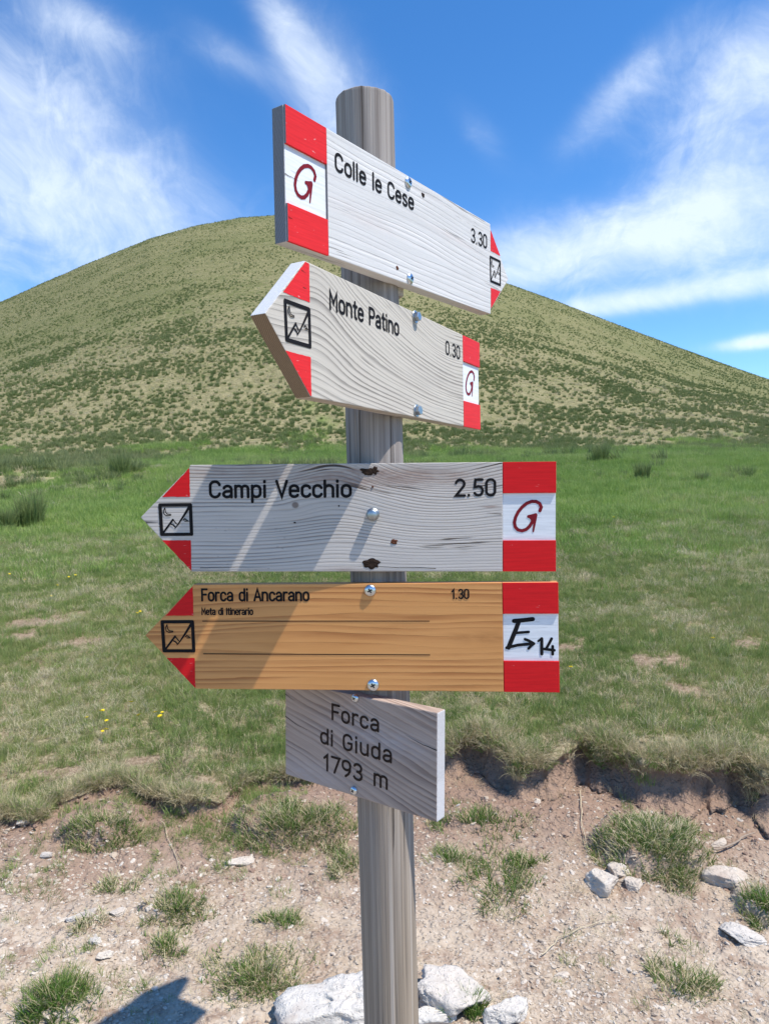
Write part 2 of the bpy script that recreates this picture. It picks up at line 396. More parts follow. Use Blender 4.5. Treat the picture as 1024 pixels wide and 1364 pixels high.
def scatter(name, proto, pts, scl, label=None, cat='grass', tilt=.12, parent=None):
    """one counted-by-nobody object: clumps instanced on the given points"""
    k = len(pts); me = bpy.data.meshes.new(name); me.vertices.add(k); me.vertices.foreach_set('co', np.asarray(pts, np.float32).ravel())
    ra = me.attributes.new('rot', 'FLOAT_VECTOR', 'POINT'); rr = np.stack([rng.normal(0, tilt, k), rng.normal(0, tilt, k), rng.random(k)*6.283], -1)
    ra.data.foreach_set('vector', rr.astype(np.float32).ravel())
    sa = me.attributes.new('scl', 'FLOAT', 'POINT'); sa.data.foreach_set('value', np.asarray(scl, np.float32))
    o = link(name, me, None, parent)
    ng = bpy.data.node_groups.new(name, 'GeometryNodeTree'); ng.interface.new_socket('Geometry', in_out='INPUT', socket_type='NodeSocketGeometry'); ng.interface.new_socket('Geometry', in_out='OUTPUT', socket_type='NodeSocketGeometry')
    gi = ng.nodes.new('NodeGroupInput'); go = ng.nodes.new('NodeGroupOutput'); ip = ng.nodes.new('GeometryNodeInstanceOnPoints'); oi = ng.nodes.new('GeometryNodeObjectInfo')
    oi.inputs['Object'].default_value = proto; oi.inputs['As Instance'].default_value = True
    r_ = ng.nodes.new('GeometryNodeInputNamedAttribute'); r_.data_type = 'FLOAT_VECTOR'; r_.inputs['Name'].default_value = 'rot'
    s_ = ng.nodes.new('GeometryNodeInputNamedAttribute'); s_.data_type = 'FLOAT'; s_.inputs['Name'].default_value = 'scl'
    er = ng.nodes.new('FunctionNodeEulerToRotation'); L = ng.links.new
    L(gi.outputs[0], ip.inputs['Points']); L(oi.outputs['Geometry'], ip.inputs['Instance']); L(r_.outputs[0], er.inputs[0]); L(er.outputs[0], ip.inputs['Rotation']); L(s_.outputs[0], ip.inputs['Scale']); L(ip.outputs[0], go.inputs[0])
    md = o.modifiers.new('scatter', 'NODES'); md.node_group = ng
    return tag(o, label, cat, kind='stuff')
def sample(q0, q1, per_m2, th=R(41), dens=None, power=0.0):
    """random points on the ground between two distances; density may fall off as q**-power"""
    ntry = int(per_m2*math.tan(th)*(q1*q1-q0*q0)*1.0)
    q = np.sqrt(rng.random(ntry)*(q1*q1-q0*q0)+q0*q0); u = (rng.random(ntry)*2-1)*math.tan(th)
    x = q*u; y = q
    keep = np.ones(ntry, bool)
    if power: keep &= rng.random(ntry) < (q0/q)**power
    x, y, q = x[keep], y[keep], q[keep]
    if dens is not None:
        k = rng.random(len(x)) < dens(x, y, q); x, y, q = x[k], y[k], q[k]
    return x, y, q
def lay_on(x, y, dz=0.0): return np.stack([x, y, base_h(x, y)+dz], -1)
def spread(protos, name, x, y, scl, label, dz=0.0, tilt=.12, cat='grass'):
    idx = rng.integers(0, len(protos), len(x)); P = lay_on(x, y, dz)
    for k, p in enumerate(protos):
        s = idx == k
        if s.any(): scatter(name, p, P[s], scl[s], label, cat, tilt)
def edge_of(x, y): q, th = qth(x, y); return edge_q(th)
def drymask(x, y):
    q, th = qth(x, y)
    return sstep(q+24*V2.fbm(x*.30, y*.13, 3)+9*V1.fbm(x*.9, y*.45, 4), 17.5, 27.5)
# bare patches in the meadow (from the photograph)
BARE = []
for px, py, rxp, ryp in [(45, 828, 62, 16), (30, 850, 30, 12), (120, 850, 35, 8), (900, 885, 44, 24), (915, 922, 30, 12), (385, 940, 24, 10), (690, 905, 26, 10), (845, 720, 18, 5), (820, 780, 30, 7), (770, 862, 40, 6), (285, 1045, 60, 12), (930, 757, 28, 6), (990, 860, 25, 6), (70, 1030, 40, 8), (180, 1015, 30, 8)]:
    x, y, z = at(px, py); x2, y2, z2 = at(px, py+ryp); BARE.append((x, y, rxp/F_PX*y, max(.05, abs(y-y2))))
def bare(x, y):
    k = np.zeros(len(x))
    for bx0, by0, ra, rb in BARE:
        d = np.sqrt(((x-bx0)/ra)**2+((y-by0)/rb)**2)+1.0*V1.fbm(x*7, y*7, 4); k = np.maximum(k, sstep(-d, -1.1, -.45))
    return k
for _nm in ('meadow', 'hill'):
    _m = bpy.data.objects[_nm].data; _c = np.empty(len(_m.vertices)*3, np.float32); _m.vertices.foreach_get('co', _c); _c = _c.reshape(-1, 3)
    _a = _m.attributes.new('dry', 'FLOAT', 'POINT'); _a.data.foreach_set('value', drymask(_c[:, 0], _c[:, 1]).astype(np.float32))
_m = bpy.data.objects['meadow'].data; _c = np.empty(len(_m.vertices)*3, np.float32); _m.vertices.foreach_get('co', _c); _c = _c.reshape(-1, 3)
_a = _m.attributes.new('bare', 'FLOAT', 'POINT'); _a.data.foreach_set('value', (bare(_c[:, 0], _c[:, 1])*(_c[:, 1] > 0)).astype(np.float32))
def dn_turf(x, y, q): return np.clip(.72+1.1*V1.fbm(x*2.4, y*2.4, 4), .10, 1)*(q > edge_of(x, y)+.01)*(1-.86*bare(x, y))
LBL = 'short green turf covering the meadow behind the eroded bank'
x, y, q = sample(2.3, 4.6, 2300, dens=dn_turf)
spread(P_TURF, 'meadow_turf', x, y, .30+.42*rng.random(len(x)), LBL, tilt=.3)
x, y, q = sample(4.6, 8.5, 900, dens=dn_turf)
spread(P_TURF, 'meadow_turf', x, y, .45+.55*rng.random(len(x)), LBL, tilt=.25)
# stronger single clumps that stand out of the sward
x, y, q = sample(2.4, 8.5, 26, dens=lambda x, y, q: (q > edge_of(x, y)+.03)*(1-.86*bare(x, y)))
spread(P_TURF, 'meadow_turf', x, y, .7+.7*rng.random(len(x)), LBL, tilt=.15)
def dn_dry(x, y, q): return np.clip(.42-1.2*V1.fbm(x*2.4, y*2.4, 4), .07, 1)*(q > edge_of(x, y)+.02)
x, y, q = sample(2.3, 4.6, 620, dens=lambda x, y, q: dn_dry(x, y, q)*(1-.93*bare(x, y)))
spread(P_STRAW, 'dry_grass_litter', x, y, .22+.42*rng.random(len(x)), 'dry straw coloured grass litter lying among the meadow turf', dz=.008, tilt=.22)
x, y, q = sample(4.6, 8.2, 300, dens=lambda x, y, q: dn_dry(x, y, q)*(1-.93*bare(x, y)))
spread(P_STRAW, 'dry_grass_litter', x, y, .40+.5*rng.random(len(x)), 'dry straw coloured grass litter lying among the meadow turf', dz=.010, tilt=.22)
x, y, q = sample(2.3, 9, 60, dens=lambda x, y, q: (q > edge_of(x, y)+.0)*(1-.6*bare(x, y)))
spread(P_STAND, 'dry_grass', x, y, .3+.45*rng.random(len(x)), 'upright dry straw blades among the meadow turf', tilt=.3)
# fringe hanging over the bank
th_ = rng.uniform(-R(40), R(40), 5600); bh_ = bank_h(th_); lump = np.clip(.55+1.3*V3.fbm(th_*24, th_*0+2.2, 3), .05, 1)
qq = edge_q(th_)+.03-.075*rng.random(5600)*np.clip(bh_/.1, .2, 1); x = qq*np.tan(th_); y = qq
kp = rng.random(5600) < np.where(bh_ < .05, lump*.8, lump)
x, y, bh_ = x[kp], y[kp], bh_[kp]
z = base_h(x, y+.08)+.002-.035*rng.random(len(x))*np.clip(bh_/.1, 0, 1)
P = np.stack([x, y, z], -1); sc_ = .35+.40*rng.random(len(x)); pick = rng.random(len(x))
scatter('bank_edge_turf', P_TURF[0], P[pick < .5], sc_[pick < .5], 'green turf fringe drooping over the lip of the earth bank', tilt=.6)
scatter('bank_edge_dry_grass', P_HANG, P[pick > .5]-np.array([0, .012, .004]), .7*sc_[pick > .5]+.25, 'dry grass fringe hanging over the lip of the earth bank', tilt=.25)
def dn_st(x, y, q): return sstep(q-edge_of(x, y), -.62, .0)*np.clip(.30+2.2*V3.fbm(x*5, y*5, 3), 0, 1)*(q < edge_of(x, y))*sstep(-x, -.35, .15)
x, y, q = sample(1.7, 2.9, 1500, dens=dn_st)
spread(P_TURF, 'stray_turf', x, y, .25+.42*rng.random(len(x)), 'thin stray turf creeping from the meadow on to the bare earth', tilt=.35)
x, y, q = sample(1.15, 2.75, 420, dens=lambda x, y, q: np.clip(-.02+.20*(x < 0)+1.5*V1.fbm(x*2.6+5, y*2.6, 4), .012, 1)*(q < edge_of(x, y)-.03))
spread(P_TURF, 'stray_turf', x, y, .20+.36*rng.random(len(x)), 'sparse small grass blades scattered through the gravel', tilt=.35)
x, y, q = sample(1.15, 2.7, 50, dens=lambda x, y, q: (q < edge_of(x, y)-.03)*.8)
spread(P_STRAW, 'straw_litter', x, y, .22+.4*rng.random(len(x)), 'dry straw litter scattered on the earth path', dz=.003, tilt=.15)
# lush zone
x, y, q = sample(5.6, 34, 150, dens=lambda x, y, q: sstep(q+2.6*V1.fbm(x*.8, y*.8, 4), 5.6, 8.0)*np.clip(1.25-q*.03, .4, 1)*(1-.95*bare(x, y))*(1-drymask(x, y)))
spread(P_LUSH, 'lush_meadow_grass', x, y, (.45+.55*rng.random(len(x)))*(.62+.045*q), 'lush bright green grass on the flat ground before the hill')
x, y, q = sample(6.0, 22.5, 26, dens=lambda x, y, q: sstep(V1.fbm(x*.7+9, y*.7, 4), -.05, .25))
spread(P_DRYT, 'pale_meadow_grass', x, y, (.14+.22*rng.random(len(x)))*(1+.03*q), 'pale dry grass patches in the flat lush meadow')
# hill
def dn_h(x, y, q): return np.clip(.50+1.3*V2.fbm(x*.30, y*.30, 4)+.45*np.exp(-((q-23)/7)**2), .10, 1)*(1-.35*sstep(q, 90, 150))
x, y, q = sample(12, 75, 32, dens=lambda x, y, q: dn_h(x, y, q)*.8*np.maximum(drymask(x, y), .10)*(1-.45*sstep(q, 45, 75)))
near_ = .90+.75*np.exp(-((q-21)/6)**2)*(rng.random(len(x)) < .5*sstep(V1.fbm(x*.5, y*.5, 3), .05, .3))
spread(P_TUSS, 'hill_tussocks', x, y, (.30+.68*rng.random(len(x))**1.3)*near_*(1-.25*sstep(q, 40, 75)), 'small green grass tussocks dotted over the dry hillside', tilt=.2)
x, y, q = sample(75, 205, 3.6, dens=dn_h)
spread(P_TUSS[:2], 'hill_tussocks', x, y, .30+.42*rng.random(len(x)), 'small green grass tussocks dotted over the upper hillside', tilt=.2)
x, y, q = sample(12.0, 60, 4.0, dens=lambda x, y, q: drymask(x, y)*np.clip(.5-1.3*V2.fbm(x*.30, y*.30, 4), .05, 1))
spread(P_DRYT, 'hill_dry_grass', x, y, (.35+.5*rng.random(len(x))), 'pale dry grass matting between the tussocks of the hillside')

# ------------------------------------------------------------------ gravel and stones
def m_stone(name, c1, c2, c3, sc=1.0):
    mt, n, b, o = material(name)
    tc = n.new('ShaderNodeTexCoord').outputs['Object']; P = n.new('ShaderNodeNewGeometry').outputs['Position']
    rnd = n.new('ShaderNodeObjectInfo').outputs['Random']
    a = n.noise(P, 22*sc, 5, .65); f = n.noise(P, 160*sc, 4, .7)
    c = n.mix(n.ss(a, .35, .68), c1, c2); c = n.mix(n.mul(n.ss(n.noise(P, 7*sc, 4, .6), .55, .72), .7), c, c3)
    c = n.mix(n.mul(n.ss(f, .52, .72), .35), c, c3)
    c = n.mix(n.lin(rnd, 0, 1, 0, .35), c, c3)
    n.put(b.inputs['Base Color'], c); b.inputs['Roughness'].default_value = .9; b.inputs['Specular IOR Level'].default_value = .2
    ck = n.ss(n.voro(n.comb(n.add(n.sep(P)[0], n.mul(a, .06)), n.sep(P)[1], n.mul(n.sep(P)[2], 2.2)), 11*sc, 'DISTANCE_TO_EDGE'), .0, .035)
    pit = n.ss(n.voro(P, 120*sc), .30, .12)
    n.put(b.inputs['Base Color'], n.mix(n.mul(n.sub(1.0, ck), n.mul(n.ss(a, .50, .64), .22)), c, c3))
    n.put(b.inputs['Normal'], n.bump(n.sub(n.add(n.mul(a, .9), n.add(n.mul(f, .45), n.mul(n.mul(ck, n.ss(a, .48, .62)), .35))), n.mul(pit, .25)), 1.0, .005/sc)); return mt
M_WHITE_ROCK = m_stone('white limestone', (.57, .54, .49), (.65, .62, .57), (.40, .32, .26))
M_WHITE_ROCK2 = m_stone('stained white limestone', (.57, .535, .48), (.65, .62, .57), (.42, .32, .245))
M_TAN_ROCK = m_stone('tan limestone', (.52, .45, .37), (.64, .58, .50), (.40, .31, .25))
M_PEB = m_stone('gravel stone', (.44, .355, .27), (.56, .475, .38), (.33, .245, .18), 2)
M_PEBW = m_stone('pale gravel stone', (.56, .49, .41), (.66, .60, .52), (.44, .35, .27), 2)
M_CLOD = m_stone('dry soil clod', (.30, .20, .15), (.38, .27, .205), (.22, .14, .10), 2)
def rock_bm(seed, size, sub=4, planes=11, rough=.05, flatz=.62):
    r = random.Random(seed); bm = bmesh.new(); bmesh.ops.create_icosphere(bm, subdivisions=sub, radius=1)
    pl = []
    for i in range(planes):
        v = Vector((r.gauss(0, 1), r.gauss(0, 1), r.gauss(0, .8))).normalized(); pl.append((v, .50+.34*r.random()))
    pl += [(Vector((r.gauss(0, .08), r.gauss(0, .08), 1)).normalized(), flatz)]
    off = Vector((r.random()*50, r.random()*50, 0))
    for v in bm.verts:
        d = v.co.normalized(); m_ = 1.05
        for p, k in pl:
            c = d.dot(p)
            if c > .05: m_ = min(m_, k/c)
        nz = mnoise.fractal(d*1.6+off, 1.0, 2.0, 3)*rough*1.6 + mnoise.fractal(d*6+off, .8, 2.1, 5)*rough*.8
        v.co = d*(m_+nz); v.co = Vector((v.co.x*size[0], v.co.y*size[1], v.co.z*size[2]))
    return bm
def rock(px, py, wpx, hpx, seed, mat, label, name='rock', rot=0.0, height=.45, group=None, lift=.0, sub=5, rough=.06, flatz=.62):
    x, y, z = at(px, py); k = math.hypot(x, y)/F_PX
    sx = wpx/2*y/F_PX*1.12; sy = max(hpx/2*y/F_PX*1.35, sx*.35); sz = max(sx, sy)*height
    o = from_bm(name, rock_bm(seed, (sx, sy, sz), sub, rough=rough, flatz=flatz), mat, None, sub < 4)
    if True:
        o.data.polygons.foreach_set('use_smooth', [True]*len(o.data.polygons))
    o.location = (x, y, float(base_h(x, y))+sz*.25+lift); o.rotation_euler = (random.uniform(-.1, .1), random.uniform(-.1, .1), rot)
    return tag(o, label, 'rock', group)
PEB = []
for k in range(7):
    bm = rock_bm(100+k, (1, random.uniform(.6, .9), random.uniform(.35, .6)), 2 if k < 6 else 3, 9, .10)
    me = bpy.data.meshes.new('pebble'); bm.to_mesh(me); bm.free(); me.materials.append(M_PEB if k % 4 else M_PEBW); PEB.append(bpy.data.objects.new('pebble', me))
def gmask(x, y, q):
    d = .50+.9*V3.fbm(x*2.6, y*2.6, 3); near = sstep(-q, -2.35, -1.85)
    return np.clip(d, .08, 1)*(.16+.84*near)*(q < edge_of(x, y)-.04)
x, y, q = sample(1.15, 2.64, 20000, R(39), dens=gmask)
spread(PEB, 'gravel', x, y, .0016+.0045*rng.random(len(x))**2.2, 'small pale limestone gravel strewn over the dry earth path', dz=.0005, tilt=.35, cat='gravel')
x, y, q = sample(1.15, 2.62, 5500, R(39), dens=gmask)
spread(PEB, 'coarse_gravel', x, y, .0050+.009*rng.random(len(x))**2.2, 'larger pale stone chips lying in the path gravel', dz=-.001, tilt=.30, cat='gravel')
x, y, q = sample(1.15, 2.60, 34, R(39), dens=gmask)
spread(PEB, 'coarse_gravel', x, y, .011+.010*rng.random(len(x)), 'larger pale stone chips lying in the path gravel', dz=-.002, tilt=.25, cat='gravel')
SOIL = []
for k in range(3):
    bm = rock_bm(140+k, (1, .85, .7), 2, 8, .2); me = bpy.data.meshes.new('soil_clod'); bm.to_mesh(me); bm.free(); me.materials.append(M_CLOD); SOIL.append(bpy.data.objects.new('soil_clod', me))
x, y, q = sample(1.9, 2.75, 2600, R(39), dens=lambda x, y, q: sstep(q-edge_of(x, y), -.75, -.1)*(q < edge_of(x, y)+.0)*np.clip(.5+1.2*V1.fbm(x*4, y*4, 3), .05, 1))
spread(SOIL, 'soil_crumbs', x, y, .0025+.010*rng.random(len(x))**2.5, 'reddish brown crumbs of soil below the eroded bank', dz=.0, tilt=.4, cat='soil')

rock(470, 1350, 178, 92, 3, M_WHITE_ROCK, 'big flat topped white rock left of the post foot, largest rock in view', rot=.12, height=.66, rough=.06, flatz=.28)
rock(604, 1330, 122, 62, 5, M_WHITE_ROCK2, 'rounded white rock with tan stains just right of the wooden post', rot=-.1, height=.5, rough=.08, flatz=.42)
rock(676, 1357, 66, 34, 8, M_WHITE_ROCK, 'small white rock at the bottom edge, right of the rounded white rock', rot=.6, height=.6)
rock(575, 1359, 60, 22, 31, M_WHITE_ROCK, 'low white rock touching the post at the bottom edge of the picture', rot=.1, height=.5)
rock(800, 1181, 54, 34, 11, M_TAN_ROCK, 'pointed pale stone, biggest of the three stones below the right grass sod', 'stone', rot=-.5, height=.7)
rock(822, 1167, 34, 24, 12, M_TAN_ROCK, 'upright pale stone chip behind the biggest of the three stones', 'stone', rot=.4, height=.8)
rock(843, 1184, 28, 20, 13, M_TAN_ROCK, 'small tan stone on the right side of the three stones', 'stone', rot=1.0, height=.7)
rock(988, 1248, 62, 32, 14, M_WHITE_ROCK, 'flat white slab lying on gravel near the right edge', 'flat_stone', rot=-.65, height=.28)
rock(970, 1176, 64, 34, 15, M_TAN_ROCK, 'half buried tan rock between the right grass sod and right edge', rot=.0, height=.5)
rock(110, 1222, 38, 20, 16, M_WHITE_ROCK, 'flat cream stone on the gravel at the left, largest stone left of the post', 'flat_stone', rot=.5, height=.3)
rock(63, 1141, 20, 8, 17, M_WHITE_ROCK, 'tiny bright white stone on bare soil below the left grass sod', 'stone', rot=.1, height=.5)
rock(157, 1218, 20, 18, 18, M_TAN_ROCK, 'small cream stone just right of the flat cream stone', 'stone', rot=.9, height=.5)
rock(128, 1258, 16, 16, 19, M_WHITE_ROCK, 'small white stone below the flat cream stone', 'stone', rot=.3, height=.5)
rock(143, 1274, 24, 14, 20, M_TAN_ROCK, 'small yellowish stone above the grass tuft at the lower left', 'stone', rot=.5, height=.4)
rock(31, 1096, 18, 14, 21, M_TAN_ROCK, 'small pinkish stone on bare earth at the left edge', 'stone', rot=.5, height=.6)
rock(322, 1144, 40, 16, 22, M_TAN_ROCK, 'crumbled pale stones below the sod left of the post', 'stone', rot=.3, height=.35)
rock(206, 1318, 12, 9, 23, M_WHITE_ROCK, 'tiny white stone beside the tip of the sign shadow', 'stone', rot=.3, height=.6)
rock(755, 1044, 16, 10, 24, M_TAN_ROCK, 'small pale chip in the soil of the bank, right of the lowest sign', 'stone', rot=.3, height=.5)
rock(890, 1067, 14, 11, 25, M_TAN_ROCK, 'small pale chip below the bank above the right sod', 'stone', rot=.8, height=.6)
rock(716, 1068, 12, 10, 26, M_TAN_ROCK, 'small round chip halfway between the lowest sign and the right sod', 'stone', rot=.8, height=.6)
rock(958, 1262-140, 30, 10, 27, M_TAN_ROCK, 'thin pale flake beside the weathered wood splinter', 'stone', rot=.4, height=.3)
rock(748, 1296, 26, 12, 28, M_TAN_ROCK, 'flat pinkish stone chip in the gravel right of the rounded white rock', 'stone', rot=.1, height=.3)

# ------------------------------------------------------------------ grass tufts and sods on the path
def tuft(px, py, wpx, hpx, nclump, seed, label, name='grass_tuft', hs=1.0, dry=.3, cat='grass tuft', long=1.0):
    """a tuft is one mesh of many blades over its own patch of ground"""
    r = np.random.default_rng(seed); x0, y0, z0 = at(px, py); k = y0/F_PX
    ra, rb = wpx/2*k, max(hpx/2*k*1.5, wpx/2*k*.35)
    V, Fq, tip, mi = [], [], [], []
    nb = int(nclump*(58 if name == 'grass_sod' else 28))
    cent = [(r.normal()*.45, r.normal()*.45) for _ in range(max(3, nclump//3))]
    for i in range(nb):
        if r.random() < (.25 if name == 'grass_sod' else .7):
            c = cent[r.integers(len(cent))]; u, v = c[0]+r.normal()*.16, c[1]+r.normal()*.18
        else:
            a = r.random()*6.283; rr = math.sqrt(r.random()); u, v = rr*math.cos(a), rr*math.sin(a)
        rr = math.hypot(u, v)
        if rr > 1.15 or rr > .95+1.5*float(V2.fbm((x0+ra*u)*19, (y0+rb*v)*19, 3)): continue
        if float(V1.fbm((x0+ra*u)*33, (y0+rb*v)*33, 2)) < -.27: continue
        isdry = r.random() < dry
        x, y = x0+ra*u, y0+rb*v
        V.append((x, y)); Fq.append((rr, isdry, math.atan2(v, u)))
    xy = np.array(V); z = base_h(xy[:, 0], xy[:, 1])
    VV, FF, T, MI = [], [], [], []
    for (x, y), zz, (rr, isdry, ao) in zip(xy, z, Fq):
        L = (.016+.040*r.random()**1.6)*hs*(1.10-.30*rr)*(1.2*long if isdry else 1); wv = .0027*(.6+.7*r.random())
        la = ao+r.normal()*.9 if r.random() < .45 else r.random()*6.283; ln = min(1.4, .35+.45*rr+abs(r.normal())*.5+(.35 if isdry else 0)); fa = r.random()*6.28
        sx, sy = math.cos(fa)*wv/2, math.sin(fa)*wv/2; px_, py_, pz_ = x-x0, y-y0, zz-z0-.006; ang = ln*.3; base = len(VV)
        for s in range(4):
            q = s/3; ww = (1-q)**.7 if s < 3 else .06
            VV.append((px_-sx*ww, py_-sy*ww, pz_)); VV.append((px_+sx*ww, py_+sy*ww, pz_)); T += [q*q, q*q]
            a2 = ang+ln*q*1.1; px_ += math.cos(la)*math.sin(a2)*L/3; py_ += math.sin(la)*math.sin(a2)*L/3; pz_ += math.cos(a2)*L/3
        for s in range(3): q = base+2*s; FF.append((q, q+1, q+3, q+2)); MI.append(1 if isdry else 0)
    me = np_mesh(name, np.array(VV), np.array(FF), True)
    a_ = me.attributes.new('tip', 'FLOAT', 'POINT'); a_.data.foreach_set('value', np.array(T, np.float32))
    o = link(name, me, [M_BLADE, M_STRAW]); me.polygons.foreach_set('material_index', np.array(MI, np.int32)); o.location = (x0, y0, z0)
    return tag(o, label, cat)
def m_blade():
    mt, n, b, o = material('green grass blades of tufts')
    P = n.new('ShaderNodeNewGeometry').outputs['Position']
    isl = n.new('ShaderNodeNewGeometry').outputs['Random Per Island']
    c = n.ramp(n.add(n.mul(isl, .6), n.mul(n.noise(P, 6, 3, .6), .4)), [(.1, (.06, .135, .022)), (.45, (.11, .21, .035)), (.75, (.20, .27, .07)), (1, (.33, .31, .13))])
    n.put(b.inputs['Base Color'], c); b.inputs['Roughness'].default_value = .5; b.inputs['Specular IOR Level'].default_value = .25
    tr = n.new('ShaderNodeBsdfTranslucent'); n.put(tr.inputs[0], c); mx = n.new('ShaderNodeMixShader'); mx.inputs[0].default_value = .35
    mt.node_tree.links.new(b.outputs[0], mx.inputs[1]); mt.node_tree.links.new(tr.outputs[0], mx.inputs[2]); mt.node_tree.links.new(mx.outputs[0], o.inputs[0]); return mt
M_BLADE = m_blade()
for a in [
  (392, 1094, 175, 62, 95, 1, 'raised grassy sod with a dark undercut edge, left of the post below the lowest sign', 'grass_sod', 1.2, .4),
  (868, 1122, 165, 74, 110, 2, 'largest raised grassy sod on the path, above the three stones at the right', 'grass_sod', 1.2, .4),
  (132, 1104, 118, 40, 62, 3, 'low grassy sod on bare earth at the left, above the tiny bright white stone', 'grass_sod', 1.1, .35),
  (640, 1092, 150, 40, 55, 4, 'thin green grass tufts just right of the post, level with the sods', 'grass_tuft', 1.1, .2),
  (160, 1175, 120, 26, 34, 5, 'flat sparse grass patch between the left sod and flat cream stone', 'grass_tuft', .8, .5),
  (235, 1205, 108, 44, 62, 6, 'dense round grass tuft halfway between the left edge and the post', 'grass_tuft', 1.0, .35),
  (225, 1262, 100, 56, 56, 7, 'broad loose grass patch above the sign shadow at the lower left', 'grass_tuft', .9, .4),
  (372, 1232, 80, 24, 30, 8, 'narrow grass tuft on gravel left of the post, above the big white rock', 'grass_tuft', .9, .25),
  (345, 1300, 170, 92, 105, 9, 'wide grass patch left of the big white rock', 'grass_tuft', .9, .35),
  (80, 1330, 120, 60, 85, 10, 'bright green grass tuft in the lower left corner', 'grass_tuft', 1.25, .2),
  (660, 1170, 130, 110, 60, 11, 'loose green grass tufts on gravel right of the post, level with the three stones', 'grass_tuft', 1.15, .25),
  (600, 1150, 70, 40, 30, 12, 'small grass tuft touching the right side of the post', 'grass_tuft', 1.0, .3),
  (905, 1312, 110, 56, 52, 13, 'grass tuft with straw blades in the lower right corner', 'grass_tuft', 1.1, .4),
  (885, 1248, 46, 26, 18, 14, 'tiny grass tuft on gravel above the lower right tuft', 'grass_tuft', .9, .3),
  (1012, 1205, 50, 50, 36, 15, 'grass tuft cut by the right edge above the flat white slab', 'grass_tuft', 1.2, .25),
  (622, 1352, 60, 26, 26, 16, 'green grass tuft growing between the white rocks right of the post', 'grass_tuft', 1.3, .1),
  (120, 1232, 60, 40, 22, 17, 'sparse straw coloured tuft around the flat cream stone', 'grass_tuft', .8, .6),
  (700, 1150, 60, 24, 22, 18, 'small grass tuft between the loose tufts and the three stones', 'grass_tuft', 1.0, .25),
  (898, 1170, 60, 60, 36, 19, 'grass spilling down the near side of the largest sod', 'grass_tuft', 1.0, .5),
  (460, 1150, 60, 60, 30, 20, 'straggling grass tuft against the left side of the post', 'grass_tuft', 1.0, .5),
  (545, 1362, 40, 16, 12, 21, 'short grass blades at the post foot in front of the low white rock', 'grass_tuft', 1.0, .1)]:
    tuft(*a)
# dark tussocks in the lush meadow
def tussock(px, py, hpx, label, seed):
    r = np.random.default_rng(seed); x0, y0, z0 = at(px, py); H = hpx/F_PX*y0
    cl = clump('grass_tussock', 300, H*.34, H*.8, H*1.25, .010, .38, M_TUSS, seg=3, seed=seed)
    COL.objects.link(cl); cl.location = (x0, y0, z0); tag(cl, label, 'tussock')
tussock(42, 702, 46, 'tall dark green grass tussock left of the third sign tip, near the left edge', 61)
tussock(10, 706, 30, 'small dark grass tussock at the left edge of the meadow', 62)
tussock(160, 634, 34, 'dark tussock at the foot of the hill above the third sign tip', 63)
tussock(855, 642, 26, 'dark tussock at the foot of the hill right of the third sign', 64)
tussock(800, 616, 26, 'dark tussock on the hill foot above the other right hand tussock', 65)

# dead stalks, splinters, flowers
def m_plain(name, c, rough=.6, metal=0.0, spec=.12):
    mt, n, b, o = material(name); b.inputs['Specular IOR Level'].default_value = spec
    P = n.new('ShaderNodeTexCoord').outputs['Object']
    f = n.noise(P, 120, 4, .6)
    n.put(b.inputs['Base Color'], n.mix(n.ss(f, .3, .7), tuple(x*.88 for x in c), tuple(min(1, x*1.06) for x in c)))
    b.inputs['Roughness'].default_value = rough; b.inputs['Metallic'].default_value = metal; return mt
M_STICK = m_plain('weathered grey stick', (.33, .26, .20), .8); M_STALK = m_plain('dead straw stalk', (.55, .46, .31), .7)
def tube(pts, rad, seg=6):
    bm = bmesh.new(); rings = []
    for i, p in enumerate(pts):
        p = Vector(p); d = (Vector(pts[min(i+1, len(pts)-1)])-Vector(pts[max(i-1, 0)])).normalized()
        a = d.cross(Vector((.1, .2, 1))).normalized(); b = d.cross(a).normalized(); rr = rad*(1-.5*i/(len(pts)-1))
        rings.append([bm.verts.new(p+a*rr*math.cos(k*2*math.pi/seg)+b*rr*math.sin(k*2*math.pi/seg)) for k in range(seg)])
    for r1, r2 in zip(rings, rings[1:]):
        for k in range(seg): bm.faces.new((r1[k], r1[(k+1) % seg], r2[(k+1) % seg], r2[k]))
    bm.faces.new(rings[0][::-1]); bm.faces.new(rings[-1]); return bm
def stalk(pxs, rad, mat, label, name='dry_stalk', cat='stalk', lift=.006):
    P = [at(*p) for p in pxs]; o0 = Vector(P[0]); pts = []
    for a, b in zip(P, P[1:]):
        for k in range(4): q = k/4; pts.append(tuple(Vector(a).lerp(Vector(b), q)-o0))
    pts.append(tuple(Vector(P[-1])-o0))
    pts = [(x+random.gauss(0, .002), y+random.gauss(0, .002), float(base_h(x+o0.x, y+o0.y))-o0.z+lift+random.random()*.004) for x, y, z in pts]
    o = from_bm(name, tube(pts, rad*.62), mat); o.location = o0; tag(o, label, cat)
stalk([(948, 1135), (975, 1128), (1003, 1113)], .006, M_STICK, 'weathered grey wood splinter on stones near the right edge', 'wood_splinter', 'stick', .012)
stalk([(2, 1143), (20, 1147), (34, 1151)], .003, M_STICK, 'dark twig on bare earth at the left edge', 'twig', 'twig')
stalk([(215, 1098), (228, 1130), (242, 1160)], .0018, M_STALK, 'dead straw stalk on the soil right of the left sod')
stalk([(292, 1118), (305, 1090), (316, 1062)], .0016, M_STALK, 'dead straw stalk leaning beside the sod left of the post')
stalk([(680, 1058), (700, 1048), (716, 1038)], .0018, M_STALK, 'pale straw stalk on the bank soil right of the lowest sign')
stalk([(772, 1062), (774, 1100), (785, 1140)], .0028, M_STALK, 'bent pale root hanging beside the largest sod', 'dry_root', 'root')
